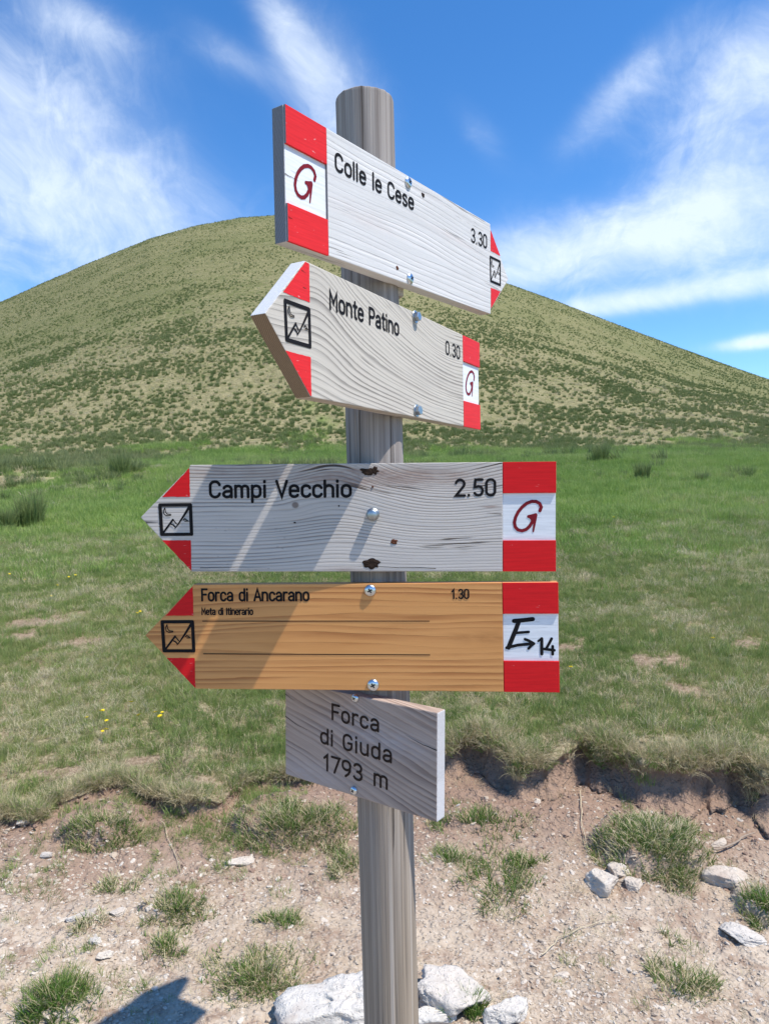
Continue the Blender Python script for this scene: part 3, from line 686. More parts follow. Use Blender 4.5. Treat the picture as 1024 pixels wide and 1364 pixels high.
stalk([(720, 1278), (745, 1252), (800, 1235), (828, 1228)], .0022, M_STALK, 'long curved straw stalk lying on gravel at the lower right')
stalk([(378, 1130), (400, 1112), (432, 1113)], .0018, M_STALK, 'pale stalk stuck in the undercut sod left of the post')
stalk([(360, 1290), (385, 1262), (400, 1240)], .0014, M_STALK, 'thin pale stalk crossing the wide grass patch')
stalk([(35, 965), (62, 955), (92, 945)], .0016, M_STALK, 'pale stalk in the meadow at the left edge below the tip of the orange sign')
stalk([(275, 835), (300, 826), (320, 808)], .002, M_STALK, 'long pale stalk in the grass behind the orange sign tip')
stalk([(815, 862), (838, 848), (858, 832)], .002, M_STALK, 'pale stalk in the meadow right of the orange sign')

M_PETAL = m_plain('yellow petals', (.80, .62, .03), .6); M_STEM = m_plain('flower stem', (.10, .18, .04), .6)
def flower():
    r = empty('meadow_flower', 'small yellow meadow flower in the turf', 'flower', group='small yellow flowers in the meadow turf')
    from_bm('stem', tube([(0, 0, -.01), (.002, 0, .03), (0, .001, .055)], .0012, 5), M_STEM, r)
    bm = bmesh.new()
    for k in range(8):
        a = k*math.pi/4; c, s = math.cos(a), math.sin(a); q = [(0, -.001, .054), (.006, -.0045, .059), (.011, 0, .058), (.006, .0045, .059)]
        bm.faces.new([bm.verts.new((x*c-y*s, x*s+y*c, z)) for x, y, z in q])
    bmesh.ops.create_icosphere(bm, subdivisions=1, radius=.0035, matrix=Matrix.Translation((0, 0, .057)))
    from_bm('flower_head', bm, M_PETAL, r); return r
FLAB = 'small yellow flower in the turf, left of the signs'
F0 = flower()
fl = [(75, 787), (92, 777), (100, 775), (66, 801), (181, 826), (186, 823), (228, 782), (131, 963), (137, 958), (137, 984), (118, 972), (208, 968), (217, 961), (218, 970), (190, 970), (175, 953), (137, 992), (744, 762), (12, 773), (949, 865), (36, 781), (60, 778), (144, 972), (820, 700), (760, 905)]
for i, (px, py) in enumerate(fl):
    lab = 'small yellow flower in the turf right of the signs' if px > 700 else ('small yellow flower in the flower cluster below the orange sign tip' if py > 940 else 'small yellow flower among the turf left of the orange sign tip')
    if i == 0: r = F0
    else:
        r = F0.copy(); COL.objects.link(r)
        for ch in F0.children: c = ch.copy(); COL.objects.link(c); c.parent = r
    x, y, z = at(px, py); r.location = (x, y, z); r.rotation_euler = (random.gauss(0, .15)+.25, random.gauss(0, .15), random.random()*6); r['label'] = lab; s = random.uniform(.65, 1.1)*(1 if y < 6 else 1.5); r.scale = (s, s, s)

# ------------------------------------------------------------------ timber materials
def m_board(name, base, mid, dark, freq=230, sweep=.012, sfreq=2.4, knots=(), line=.75, fib=.35, dips=(), stain=None, stainc=(.3, .2, .15), seed=0.0, rough=.75, contr=(.35, .92), end=False, crack=.35, tilt=0.0, bumpd=.0009, spots=0.0):
    mt, n, b, o = material(name)
    x, y, z = n.sep(n.new('ShaderNodeTexCoord').outputs['Object'])
    if end:
        v = n.add(n.mul(y, 1.0), n.mul(z, .22)); u = n.mul(x, 6)
    else:
        v = n.add(z, n.mul(y, .8)); u = x
    r = n.add(v, n.mul(u, tilt))
    lo = n.noise(n.comb(n.mul(u, sfreq), n.mul(v, sfreq*2.2), seed), 1.0, 2, .45)
    r = n.add(r, n.mul(n.sub(lo, .5), sweep*2))
    for (u0, su_, am) in dips:
        g = n.gauss(u, u0, su_, v, 0, 5.0); r = n.add(r, n.mul(n.mul(g, n.add(v, .085)), am))
    for (ku, kv, su, sv, a) in knots:
        g = n.gauss(u, ku, su, v, kv, sv); d = n.mul(n.sub(v, kv), 1/sv)
        r = n.sub(r, n.mul(n.mul(g, d), a))
    wob = n.noise(n.comb(n.mul(u, 30), n.mul(v, 260), seed+3), 1.0, 2, .5)
    ph = n.add(n.mul(r, freq), n.mul(n.noise(n.comb(n.mul(u, 1.5), n.mul(r, 38), seed+7), 1.0, 2, .5), 3.2))
    ph = n.add(ph, n.mul(wob, .18))
    t = n.m('FRACT', ph)
    ln = n.mul(n.ss(t, contr[0], contr[1]), n.ss(t, 1.0, .95))
    mod = n.ss(n.noise(n.comb(n.mul(u, 4), n.mul(r, 45), seed+11), 1.0, 3, .55), .30, .68, .12, 1)
    ln = n.mul(ln, mod)
    fb = n.noise(n.comb(n.mul(u, 14), n.mul(r, 900), seed+5), 1.0, 3, .6)
    c = n.mix(n.mul(n.ss(fb, .35, .72), fib), base, mid)
    c = n.mix(n.mul(n.ss(n.noise(n.comb(n.mul(u, 5), n.mul(v, 16), seed+20), 1.0, 4, .6), .42, .72), .45), c, mid)
    c = n.mix(n.mul(ln, line), c, dark)
    if crack:
        ck = n.noise(n.comb(n.mul(u, 9), n.mul(r, 230), seed+31), 1.0, 2, .5); ckm = n.ss(n.noise(n.comb(n.mul(u, 6), n.mul(v, 22), seed+37), 1.0, 2, .5), .56, .68)
        ckf = n.mul(n.mul(n.ss(ck, .60, .68), ckm), crack*2); c = n.mix(ckf, c, tuple(q*.35 for q in dark))
    if stain:
        for (su_, sv_, ra, rb, am) in stain:
            g = n.gauss(u, su_, ra, v, sv_, rb); g = n.mul(g, n.lin(n.noise(n.comb(n.mul(u, 40), n.mul(v, 160), seed), 1.0, 4, .6), .3, .7, .3, 1.3))
            c = n.mix(n.m('MINIMUM', n.mul(g, am), .95), c, stainc)
    for (ku, kv, su, sv, a) in knots:
        if su < .03:
            e = n.gauss(u, ku, su*.28, v, kv, sv*.42); c = n.mix(n.ss(e, .35, .75, 0, .75), c, tuple(q*.55 for q in (dark[0]*1.3, dark[1], dark[2]*.9)))
    if spots:
        sp = n.voro(n.comb(n.mul(u, 60), n.mul(v, 120), seed), 1.0); spm = n.ss(n.noise(n.comb(n.mul(u, 9), n.mul(v, 14), seed+4), 1, 2, .5), .55, .66)
        c = n.mix(n.mul(n.mul(n.ss(sp, .16, .08), spm), spots), c, (.06, .055, .05))
    n.put(b.inputs['Base Color'], c); b.inputs['Roughness'].default_value = rough; b.inputs['Specular IOR Level'].default_value = .3
    h = n.sub(n.mul(fb, .35), n.mul(ln, .9))
    if crack: h = n.sub(h, n.mul(ckf, 1.6))
    n.put(b.inputs['Normal'], n.bump(h, .7, bumpd)); return mt
def m_end(name, c1, c2, freq=420):
    mt, n, b, o = material(name)
    x, y, z = n.sep(n.new('ShaderNodeTexCoord').outputs['Object'])
    r = n.add(n.mul(y, 1.0), n.mul(n.m('ABSOLUTE', n.add(z, .02)), .28))
    a = n.m('FRACT', n.add(n.mul(r, freq), n.mul(n.noise(n.comb(n.mul(x, 40), n.mul(y, 90), n.mul(z, 60)), 1, 3, .6), .8)))
    f = n.noise(n.comb(n.mul(x, 300), n.mul(y, 300), n.mul(z, 900)), 1, 3, .6)
    c = n.mix(n.ss(a, .2, .9), c1, c2); c = n.mix(n.mul(n.ss(f, .4, .7), .4), c, c2)
    n.put(b.inputs['Base Color'], c); b.inputs['Roughness'].default_value = .85; n.put(b.inputs['Normal'], n.bump(n.add(a, f), .6, .0007)); return mt
def m_paint(name, c, bumpy=.5, wear=0.0, wearc=(.6, .58, .55)):
    mt, n, b, o = material(name)
    x, y, z = n.sep(n.new('ShaderNodeTexCoord').outputs['Object'])
    f = n.noise(n.comb(n.mul(x, 20), n.mul(y, 100), n.mul(z, 420)), 1, 3, .6); g = n.noise(n.comb(n.mul(x, 60), y, n.mul(z, 90)), 1, 4, .6)
    cc = n.mix(n.ss(f, .3, .7), c, tuple(q*.86 for q in c))
    ch = n.noise(n.comb(n.mul(x, 55), n.mul(y, 90), n.mul(z, 190)), 1, 3, .7)
    if wear: cc = n.mix(n.ss(ch, .655, .69, 0, wear), cc, wearc)
    gr = n.ss(n.noise(n.comb(n.mul(x, 25), 0.0, n.mul(z, 260)), 1, 2, .5), .66, .74)
    cc = n.mix(n.mul(gr, .30), cc, tuple(q*.35 for q in c))
    n.put(b.inputs['Base Color'], cc); b.inputs['Roughness'].default_value = .5; b.inputs['Specular IOR Level'].default_value = .14
    n.put(b.inputs['Normal'], n.bump(n.add(n.mul(f, bumpy), n.mul(g, .3)), .55, .0006)); return mt
M_RED = m_paint('red enamel paint', (.74, .026, .028), .6, .5)
M_RED2 = m_paint('deep red enamel paint', (.68, .014, .018), .25, .25)
M_WPAINT = m_paint('white enamel paint', (.78, .80, .83), .3)
M_BLACK = m_plain('black routed lettering paint', (.011, .010, .011), .7)
M_BROWNL = m_plain('dark brown burnt lettering', (.030, .018, .013), .7)
M_CRIMSON = m_plain('dark crimson engraved paint', (.20, .012, .020), .5)
M_HOLE = m_plain('rotten dark knot wood', (.035, .022, .016), .95)
M_RUST = m_plain('rusty nail hole', (.12, .045, .025), .9)
M_ZINC = m_plain('bright zinc plated steel', (.62, .66, .70), .28, 1.0)
M_ZINC_D = m_plain('dull zinc steel', (.40, .44, .47), .38, 1.0)
M_SLOT = m_plain('dark screw recess', (.03, .03, .03), .6)
WHT = (.68, .665, .67); WMID = (.54, .51, .51); 
B1M = m_board('whitewashed timber', (.625, .61, .60), (.53, .51, .495), (.46, .40, .375), 120, .014, 2.2, [(.02, -.02, .11, .035, .012)], .26, .45, stain=[(-.09, -.01, .06, .012, .28), (.15, .02, .08, .006, .25)], stainc=(.50, .40, .37), seed=1.3, contr=(.45, .95), crack=.25)
B2M = m_board('silvered pine with bold grain', (.56, .51, .44), (.44, .40, .35), (.13, .112, .10), 135, .016, 2.4, [], .72, .5, dips=[(.12, .19, .45), (-.22, .06, -.18)], seed=4.1, contr=(.30, .90), crack=.25, tilt=.10)
B3M = m_board('weathered whitewashed pine', (.56, .52, .485), (.43, .395, .365), (.165, .135, .115), 215, .011, 3.0, [(-.109, .018, .022, .013, .006), (.065, .026, .05, .02, .004), (-.0, .063, .05, .018, .005)], .80, .5,
    dips=[(.09, .09, .16), (-.05, .06, -.12)], stain=[(.06, .055, .09, .014, .75), (-.05, .055, .10, .012, .6), (-.20, .065, .10, .010, .45), (.16, .014, .012, .0018, .9), (-.04, -.075, .03, .006, .6), (.02, .0635, .035, .004, .8), (-.03, .064, .02, .003, .8)], stainc=(.26, .18, .15), seed=7.7, contr=(.38, .93), crack=.6, spots=.25)
B4M = m_board('fresh oiled larch', (.68, .325, .112), (.58, .25, .072), (.34, .12, .034), 105, .020, 1.6, [(-.10, -.005, .14, .03, .010), (.13, .0, .09, .024, .010)], .82, .30, stain=[(.15, .0, .05, .008, .5), (.02, .012, .05, .006, .3)], stainc=(.30, .11, .03), seed=2.2, rough=.5, contr=(.10, .96), crack=0, bumpd=.0003)
B5M = m_board('weathered brown plywood', (.46, .36, .30), (.345, .262, .215), (.16, .112, .092), 95, .020, 4.0, [], .78, .6, stain=[(.05, .02, .09, .02, .35), (-.1, -.06, .08, .02, .3)], stainc=(.46, .45, .49), seed=9.4, contr=(.2, .95), crack=.55, tilt=.30)
E1 = m_end('shaded blue grey end grain', (.23, .24, .27), (.15, .155, .17)); E2 = m_end('sunlit pale sawn end grain', (.62, .63, .66), (.42, .43, .46)); E2B = m_end('shaded brown sawn end grain', (.28, .20, .13), (.17, .12, .08)); E4 = m_end('larch end grain', (.50, .26, .09), (.36, .16, .05)); E5 = m_end('pale grey end grain', (.62, .61, .62), (.45, .44, .45))  # blue grey holds shade; pale and brown are painted lit and shaded tip faces

# ------------------------------------------------------------------ stroke lettering
def arc(cx, cy, r1, r2, a0, a1, k=9): return [(cx+r1*math.cos(R(a0+(a1-a0)*i/k)), cy+r2*math.sin(R(a0+(a1-a0)*i/k))) for i in range(k+1)]
b_, X_, T_ = .07, .68, .93
def ring(x0, x1, y0, y1):
    c = (x0+x1)/2; r = (x1-x0)/2; ry = min(r*1.05, (y1-y0)/2)
    return arc(c, y1-ry, r, ry, 0, 180)+arc(c, y0+ry, r, ry, 180, 360)+[(x1, y1-ry)]
GL = {
 'o': ([ring(.08, .46, b_, X_)], .54), 'C': ([arc(.30, .68, .22, .25, 15, 180)+arc(.30, .32, .22, .25, 180, 345)], .60),
 'G': ([arc(.30, .68, .22, .25, 15, 180)+arc(.30, .32, .22, .25, 180, 360)+[(.52, .47), (.33, .47)]], .62),
 'l': ([[(.09, T_), (.09, b_)]], .20), 'i': ([[(.09, X_), (.09, b_)], [(.09, .885), (.09, .93)]], .20), 'I': ([[(.09, T_), (.09, b_)]], .20),
 'e': ([[(.08, .39), (.45, .39)]+arc(.265, .48, .185, .20, 0, 180)+arc(.27, .27, .19, .20, 180, 325)], .53),
 's': ([arc(.24, .53, .155, .15, 25, 180)+[(.11, .47), (.20, .40), (.30, .35)]+arc(.24, .22, .165, .15, 35, -155)], .48),
 'M': ([[(.08, b_), (.08, T_), (.32, .38), (.56, T_), (.56, b_)]], .66), 'n': ([[(.08, b_), (.08, X_)], [(.08, .46)]+arc(.265, .48, .185, .20, 180, 0)+[(.45, b_)]], .54),
 'm': ([[(.08, b_), (.08, X_)], [(.08, .48)]+arc(.225, .52, .145, .16, 180, 0)+[(.37, b_)], [(.37, .48)]+arc(.515, .52, .145, .16, 180, 0)+[(.66, b_)]], .75),
 't': ([[(.17, .90), (.17, .20)]+arc(.27, .18, .10, .11, 180, 280), [(.05, X_), (.31, X_)]], .36),
 'P': ([[(.08, b_), (.08, T_), (.30, T_)]+arc(.30, .70, .20, .23, 90, -90)+[(.08, .47)]], .56), 'F': ([[(.08, b_), (.08, T_), (.46, T_)], [(.08, .53), (.40, .53)]], .50),
 'E': ([[(.46, T_), (.08, T_), (.08, b_), (.46, b_)], [(.08, .53), (.40, .53)]], .52),
 'a': ([[(.44, b_), (.44, .48)]+arc(.26, .48, .18, .20, 0, 155), [(.44, .40), (.26, .38)]+arc(.24, .225, .17, .155, 90, 270)+[(.34, .09), (.44, .20)]], .53),
 'p': ([[(.08, -.20), (.08, X_)], [(.08, .48)]+arc(.265, .48, .185, .20, 180, 0)+arc(.265, .27, .185, .20, 0, -180)], .54),
 'd': ([[(.46, b_), (.46, T_)], [(.46, .48)]+arc(.27, .48, .19, .20, 0, 180)+arc(.27, .27, .19, .20, 180, 360)], .55),
 'V': ([[(.05, T_), (.28, b_), (.51, T_)]], .56), 'A': ([[(.05, b_), (.29, T_), (.53, b_)], [(.13, .33), (.45, .33)]], .58),
 'c': ([arc(.265, .48, .185, .20, 20, 180)+arc(.265, .27, .185, .20, 180, 340)], .50), 'h': ([[(.08, b_), (.08, T_)], [(.08, .46)]+arc(.265, .48, .185, .20, 180, 0)+[(.45, b_)]], .54),
 'r': ([[(.08, b_), (.08, X_)], [(.08, .44)]+arc(.26, .46, .18, .22, 180, 65)], .38), 'u': ([[(.08, X_), (.08, .27)]+arc(.265, .27, .185, .20, 180, 360)+[(.45, X_)], [(.45, .3), (.45, b_)]], .54),
 '0': ([ring(.07, .45, b_, T_)], .52), '1': ([[(.08, .74), (.24, T_), (.24, b_)]], .36), '7': ([[(.06, T_), (.46, T_), (.20, b_)]], .50),
 '2': ([arc(.255, .70, .19, .23, 165, -25)+[(.07, b_), (.46, b_)]], .52), '3': ([arc(.25, .715, .18, .215, 155, -80)+[(.22, .51)], [(.28, .50)]+arc(.25, .285, .20, .215, 80, -155)], .52),
 '5': ([[(.43, T_), (.12, T_), (.09, .52)]+arc(.25, .32, .195, .25, 120, -150)], .52), '9': ([ring(.07, .45, .42, T_), [(.45, .62), (.44, .40), (.36, .22), (.22, b_)]], .52),
 '.': ([[(.10, .065), (.10, .095)]], .26), ' ': ([], .36)}
def ribbon(bm, pts, w, z0, w1=None):
    P = [Vector((p[0], p[1])) for p in pts]; Q = [P[0]]
    for p in P[1:]:
        if (p-Q[-1]).length > 1e-5: Q.append(p)
    P = Q; k = len(P); L, Rr = [], []
    for i, p in enumerate(P):
        d0 = (P[i]-P[i-1]).normalized() if i > 0 else None; d1 = (P[i+1]-P[i]).normalized() if i < k-1 else None
        d0 = d0 or d1 or Vector((1, 0)); d1 = d1 or d0
        t_ = d0+d1
        t_ = t_.normalized() if t_.length > .05 else d0
        nn = Vector((-t_.y, t_.x)); c = max(.42, nn.dot(Vector((-d0.y, d0.x)))); ww = (w+(w1-w)*i/max(1, k-1) if w1 is not None else w)/2/c
        L.append(bm.verts.new((p.x+nn.x*ww, z0, p.y+nn.y*ww))); Rr.append(bm.verts.new((p.x-nn.x*ww, z0, p.y-nn.y*ww)))
    for i in range(k-1): bm.faces.new((Rr[i], Rr[i+1], L[i+1], L[i]))
    for (p, a, bb, d, sgn) in ((P[0], L[0], Rr[0], (P[0]-P[1]) if k > 1 else Vector((1, 0)), 1), (P[-1], Rr[-1], L[-1], (P[-1]-P[-2]) if k > 1 else Vector((1, 0)), 1)):
        d = d.normalized(); ww = (Vector((a.co.x, a.co.z))-Vector((bb.co.x, bb.co.z))).length/2; base = math.atan2(a.co.z-p.y, a.co.x-p.x)
        q = [a]
        for j in range(1, 6):
            an = base+math.pi*j/6; q.append(bm.verts.new((p.x+ww*math.cos(an), z0, p.y+ww*math.sin(an))))
        q.append(bb)
        try: bm.faces.new(q)
        except ValueError: pass
def text(name, s, p0, p1, h, mat, parent, sw=.162, z=-.0004, track=.10):
    adv = 0; items = []
    for ch in s:
        st, w_ = GL[ch]; items.append((adv, st)); adv += w_+(track-.08)
    adv -= (track-.08)+.02
    ux, uz = (p1[0]-p0[0])/adv, (p1[1]-p0[1])/adv; bm = bmesh.new(); k = 0
    for a, st in items:
        for pl in st:
            k += 1; pts = [(p0[0]+ux*(a+x), p0[1]+uz*(a+x)+y*h) for x, y in pl]
            ribbon(bm, pts, sw*h, z-.00002*(k % 7))
    return from_bm(name, bm, mat, parent)

# ------------------------------------------------------------------ sign boards
def frame(O, M):
    m = Matrix.Identity(4)
    for i in range(3):
        for j in range(3): m[i][j] = M[i][j]
        m[i][3] = O[i]
    m[2][3] += CH
    x = m.col[0].to_3d().normalized(); z = m.col[2].to_3d(); y = z.cross(x).normalized(); z = x.cross(y)
    r = Matrix((x, y, z)).transposed().to_4x4(); r.translation = m.translation; return r
TK = .020; RECESS = .0032
def prism(poly, y0, y1, bevel=.0012, mats_by=None, jag=0):
    bm = bmesh.new(); a = [bm.verts.new((x, y0, z)) for x, z in poly]; b = [bm.verts.new((x, y1, z)) for x, z in poly]; k = len(poly)
    bm.faces.new(a); bm.faces.new(b[::-1])
    for i in range(k): bm.faces.new((a[i], b[i], b[(i+1) % k], a[(i+1) % k]))
    bmesh.ops.recalc_face_normals(bm, faces=bm.faces)
    if bevel: bmesh.ops.bevel(bm, geom=list(bm.edges), offset=bevel, segments=2, affect='EDGES', profile=.6)
    for f in bm.faces:
        f.material_index = 0
        if mats_by: f.material_index = mats_by(f.normal)
    return bm
def flat(poly, y):
    bm = bmesh.new(); f = bm.faces.new([bm.verts.new((x, y, z)) for x, z in poly]); f.normal_update()
    if f.normal.y > 0: bmesh.ops.reverse_faces(bm, faces=[f])
    return bm
def endmat(nv): return 1 if abs(nv.x) > .35 and abs(nv.y) < .5 and not nv.z < -.3 else (2 if abs(nv.x) > .35 and abs(nv.y) < .5 else 0)  # down-facing end faces use the third slot, the shaded tone where it differs
def arrow_sign(label, M, ul, ur, tip, rb, tipside, mats, red, H=.150, st_t=.0, st_b=.0, inset=.0, vs=(.0325, -.0325)):
    """tipside -1: arrow tip at the left end, painted block at the right; +1 the other way round"""
    S = empty('direction_sign', label, 'sign', M); h = H/2; s = tipside
    if s < 0: tb, fb, fe = ul, ur-rb, ur; tx = ul-tip
    else: tb, fb, fe = ur, ul+rb, ul; tx = ur+tip
    T0 = (tb+s*inset, h-st_t); T1 = (tb+s*inset*.3, -h+st_b)
    if s < 0: poly = [(fb, h), (fb, -h), (tb, -h), T1, (tx, .002), T0, (tb, h)]
    else: poly = [(fb, -h), (fb, h), (tb, h), T0, (tx, -.003), T1, (tb, -h)]
    P2 = [poly[0]]
    for p in poly[1:]:
        if math.hypot(p[0]-P2[-1][0], p[1]-P2[-1][1]) > 1e-4: P2.append(p)
    board = from_bm('board', prism(P2, 0, TK, .0011, endmat), mats, S)
    lo, hi = min(fb, fe), max(fb, fe)
    if s < 0: lo += .00004
    else: hi -= .00004
    back = from_bm('end_block', prism([(lo, -h), (hi, -h), (hi, h), (lo, h)], RECESS, TK, .0008, endmat), mats, S)
    e = .0006
    for z0, z1 in ((vs[0], h), (-h, vs[1])):
        def mb(nv): return 0 if nv.y < -.5 or abs(nv.z) > .5 and nv.y > -2 and abs(nv.x) < .5 else 1
        o = from_bm('red_block', prism([(lo+e, z0), (hi, z0), (hi, z1), (lo+e, z1)], 0.0 if True else 0, RECESS-.0001, .0005, lambda nv: 1 if abs(nv.x) > .5 and (nv.x*s < 0) else 0), [red, mats[1]], S)
    from_bm('white_panel', flat([(lo+e, vs[1]+.0002), (hi-.0004, vs[1]+.0002), (hi-.0004, vs[0]-.0002), (lo+e, vs[0]-.0002)], RECESS-.0003), M_WPAINT, S)
    # painted red corners of the tip
    def diag(T, v):                             # x on the slanted edge at height v
        a = (T[1]-v)/(T[1]-.0); return T[0]+(tx-T[0])*a
    d_ = s*.0012
    vt, vb = vs[0]-.002, vs[1]+.002
    tbl = tb+s*.0005
    for T, v in ((T0, vt), (T1, vb)):
        top = (T[0]-s*0, T[1]-math.copysign(.0012, T[1]))
        pl = [(tbl, v), (tbl, top[1]), (top[0], top[1]), (diag(T, v)-d_, v)]
        if abs(top[0]-tbl) < .001: pl = [(tbl, v), (tbl, top[1]), (diag(T, v)-d_, v)]
        # slightly ragged brushed edge
        bm = bmesh.new(); pts = []
        k = len(pl)
        for i in range(k):
            a, b = Vector(pl[i]), Vector(pl[(i+1) % k]); m_ = max(1, int((b-a).length/.004))
            for j in range(m_):
                p = a.lerp(b, j/m_); jit = .0003 if 0 < j else 0
                pts.append((p.x+random.uniform(-jit, jit), p.y+random.uniform(-jit, jit)))
        from_bm('red_corner', flat(pts, -.0003), red, S)
    return S
def bolt(S, u, v, kind, rad=.0078):
    bm = bmesh.new(); seg = 20
    def lathe(pr, seg, mi=0, hexa=False):
        rings = []
        for r_, y in pr:
            rings.append([bm.verts.new((u+r_*math.cos(2*math.pi*k/seg+.3), y, v+r_*math.sin(2*math.pi*k/seg+.3))) for k in range(seg)])
        for a, b in zip(rings, rings[1:]):
            for k in range(seg): f = bm.faces.new((a[k], a[(k+1) % seg], b[(k+1) % seg], b[k])); f.material_index = mi
        f = bm.faces.new(rings[-1]); f.material_index = mi
    if kind == 'pan':
        lathe([(rad, -.0002), (rad, -.0012), (rad*.93, -.0022), (rad*.72, -.0034), (rad*.45, -.0041)], 24)
    elif kind == 'hex':
        lathe([(rad*1.25, -.0002), (rad*1.25, -.0014), (rad*1.2, -.0018)], 24)
        lathe([(rad*.98, -.0018), (rad*.98, -.0068), (rad*.80, -.0078)], 6)
    elif kind == 'dome':
        lathe([(rad*1.22, -.0002), (rad*1.22, -.0014)], 24)
        lathe([(rad, -.0014), (rad, -.0085), (rad*.92, -.0100), (rad*.78, -.0108)], 24)
    bmesh.ops.recalc_face_normals(bm, faces=bm.faces)
    o = from_bm('bolt', bm, M_ZINC if kind == 'pan' else M_ZINC_D, S)
    if kind == 'pan':
        b2 = bmesh.new(); q = rad*.42; w_ = rad*.13
        for an in (.5, .5+math.pi/2):
            c, s_ = math.cos(an), math.sin(an)
            b2.faces.new([b2.verts.new((u+x*c-z*s_, -.0043-.00005*(an > 1), v+x*s_+z*c)) for x, z in ((-q, -w_), (q, -w_), (q, w_), (-q, w_))])
        for f in b2.faces: f.normal_update()
        from_bm('cross_recess', b2, M_SLOT, o)
    for p in o.data.polygons: p.use_smooth = (kind != 'hex')
    return o
def knot(S, u, v, ra, rb, mat, name='knot_hole', seed=0):
    r = random.Random(seed); bm = bmesh.new(); k = 26; c = bm.verts.new((u, .0008, v)); o_ = []; i_ = []
    for j in range(k):
        a = 2*math.pi*j/k; q = 1+.28*mnoise.noise(Vector((math.cos(a)*1.7+seed, math.sin(a)*1.7, .3)))*2+r.uniform(-.1, .1)
        o_.append(bm.verts.new((u+ra*q*math.cos(a), -.0003, v+rb*q*math.sin(a)))); i_.append(bm.verts.new((u+ra*.55*q*math.cos(a), -.0007-.0004*r.random(), v+rb*.55*q*math.sin(a))))
    for j in range(k):
        bm.faces.new((o_[j], o_[(j+1) % k], i_[(j+1) % k], i_[j])); bm.faces.new((i_[j], i_[(j+1) % k], c))
    c.co.y = -.0005
    return from_bm(name, bm, mat, S)
def emblem(S, uL, uR, vT, vB, mat, mirror=False):
    """square frame with mountain line, small peak and moon"""
    bm = bmesh.new(); z = -.00045
    def P(x, y):
        a = (x-110)/780; b = (915-y)/730
        if mirror: pass
        return (uL+(uR-uL)*a, vB+(vT-vB)*b)
    k = (uR-uL)/780
    def rb_(pts, w, w1=None, dz=0): ribbon(bm, [P(*p) for p in pts], w*k, z-dz, None if w1 is None else w1*k)
    rb_([(150, 220), (845, 217)], 74); rb_([(847, 220), (860, 880)], 76, None, .00003); rb_([(860, 880), (176, 883)], 72, None, .00006); rb_([(176, 880), (150, 220)], 78, None, .00009)
    rb_([(822, 262), (690, 465), (560, 650), (478, 750)], 62, 16, .00012); rb_([(205, 850), (440, 550)], 44, None, .00015); rb_([(440, 550), (520, 650)], 26, None, .00018)
    rb_([(405, 655), (445, 672), (485, 715)], 30, None, .00021)
    rb_([(680, 560), (715, 530), (790, 585), (715, 585)], 24, None, .00024)
    rb_([(262, 282), (225, 350), (238, 425), (300, 462), (395, 450)], 20, None, .00027); rb_([(262, 290), (272, 370), (310, 425), (392, 430)], 20, None, .0003)
    return from_bm('emblem', bm, mat, S)
def letter_G(S, uL, uR, vT, vB, yf):
    bm = bmesh.new()
    def P(x, y): return (uL+(x-60)/900*(uR-uL), vT-(y-90)/815*(vT-vB))
    k = .0714/900
    pts = [(705, 392), (728, 330), (700, 268), (640, 235), (570, 232), (480, 265), (400, 330), (335, 410), (290, 500), (270, 590), (285, 665), (330, 715), (400, 732), (470, 710), (530, 655), (580, 575)]
    ribbon(bm, [P(*p) for p in pts], 56*k, yf); ribbon(bm, [P(510, 490), P(560, 480), P(635, 458)], 52*k, yf-.00003)
    ribbon(bm, [P(632, 465), P(615, 600), P(592, 745)], 62*k, yf-.00006, 26*k)
    bm.faces.new([bm.verts.new((P(x, y)[0], yf-.00009, P(x, y)[1])) for x, y in ((505, 500), (600, 470), (640, 520), (560, 600), (545, 540))])
    return from_bm('letter_mark', bm, M_CRIMSON, S)

F1 = frame([0.0326, 1.02062, 0.35527], [[0.57019, -0.82151, 0.00065], [0.82123, 0.56998, -0.02656], [0.02145, 0.01568, 0.99965]])
F2 = frame([0.03811, 1.02664, 0.16975], [[0.48877, -0.87241, 0.00054], [0.8723, 0.48871, 0.01587], [-0.01411, -0.00729, 0.99987]])
F3 = frame([-0.01505, 0.99737, -0.04681], [[0.99812, 0.06083, 0.00752], [-0.06079, 0.99813, -0.00634], [-0.00789, 0.00588, 0.99995]])
F4 = frame([-0.01573, 0.99863, -0.21379], [[0.99405, 0.10889, -0.00384], [-0.10883, 0.99398, 0.01244], [0.00517, -0.01195, 0.99992]])
F5 = frame([-0.04237, 1.01068, -0.37272], [[0.80915, 0.58731, 0.01822], [-0.58753, 0.80914, 0.01008], [-0.00882, -0.01887, 0.99978]])
VW = RECESS-.0007
S1 = arrow_sign('topmost whitewashed wooden sign reading Colle le Cese 3.30, arrow tip pointing right', F1, -.2391, .2695, .0712, .0727, 1, [B1M, E1, E1], M_RED, st_t=.009, st_b=.008, inset=.0015)
text('lettering', 'Colle le Cese', (-.1525, .0297), (.0278, .0305), .0232, M_BLACK, S1); text('lettering', '3.30', (.199, .0282), (.2565, .030), .0238, M_BLACK, S1, .135)
emblem(S1, .2660, .3085, .0225, -.0215, M_BLACK); letter_G(S1, -.2391, -.1670, .0325, -.0325, VW)
bolt(S1, .0127, .0655, 'pan'); bolt(S1, .0144, -.0665, 'pan'); knot(S1, .0526, .0597, .0042, .0030, M_HOLE, seed=1); knot(S1, -.017, -.0582, .0032, .0028, M_RUST, 'nail_hole', 2)
S2 = arrow_sign('second sign from top, bold grey grain reading Monte Patino 0.30, tip pointing left', F2, -.2410, .2678, .0800, .0738, -1, [B2M, E2, E2B], M_RED, inset=.008)
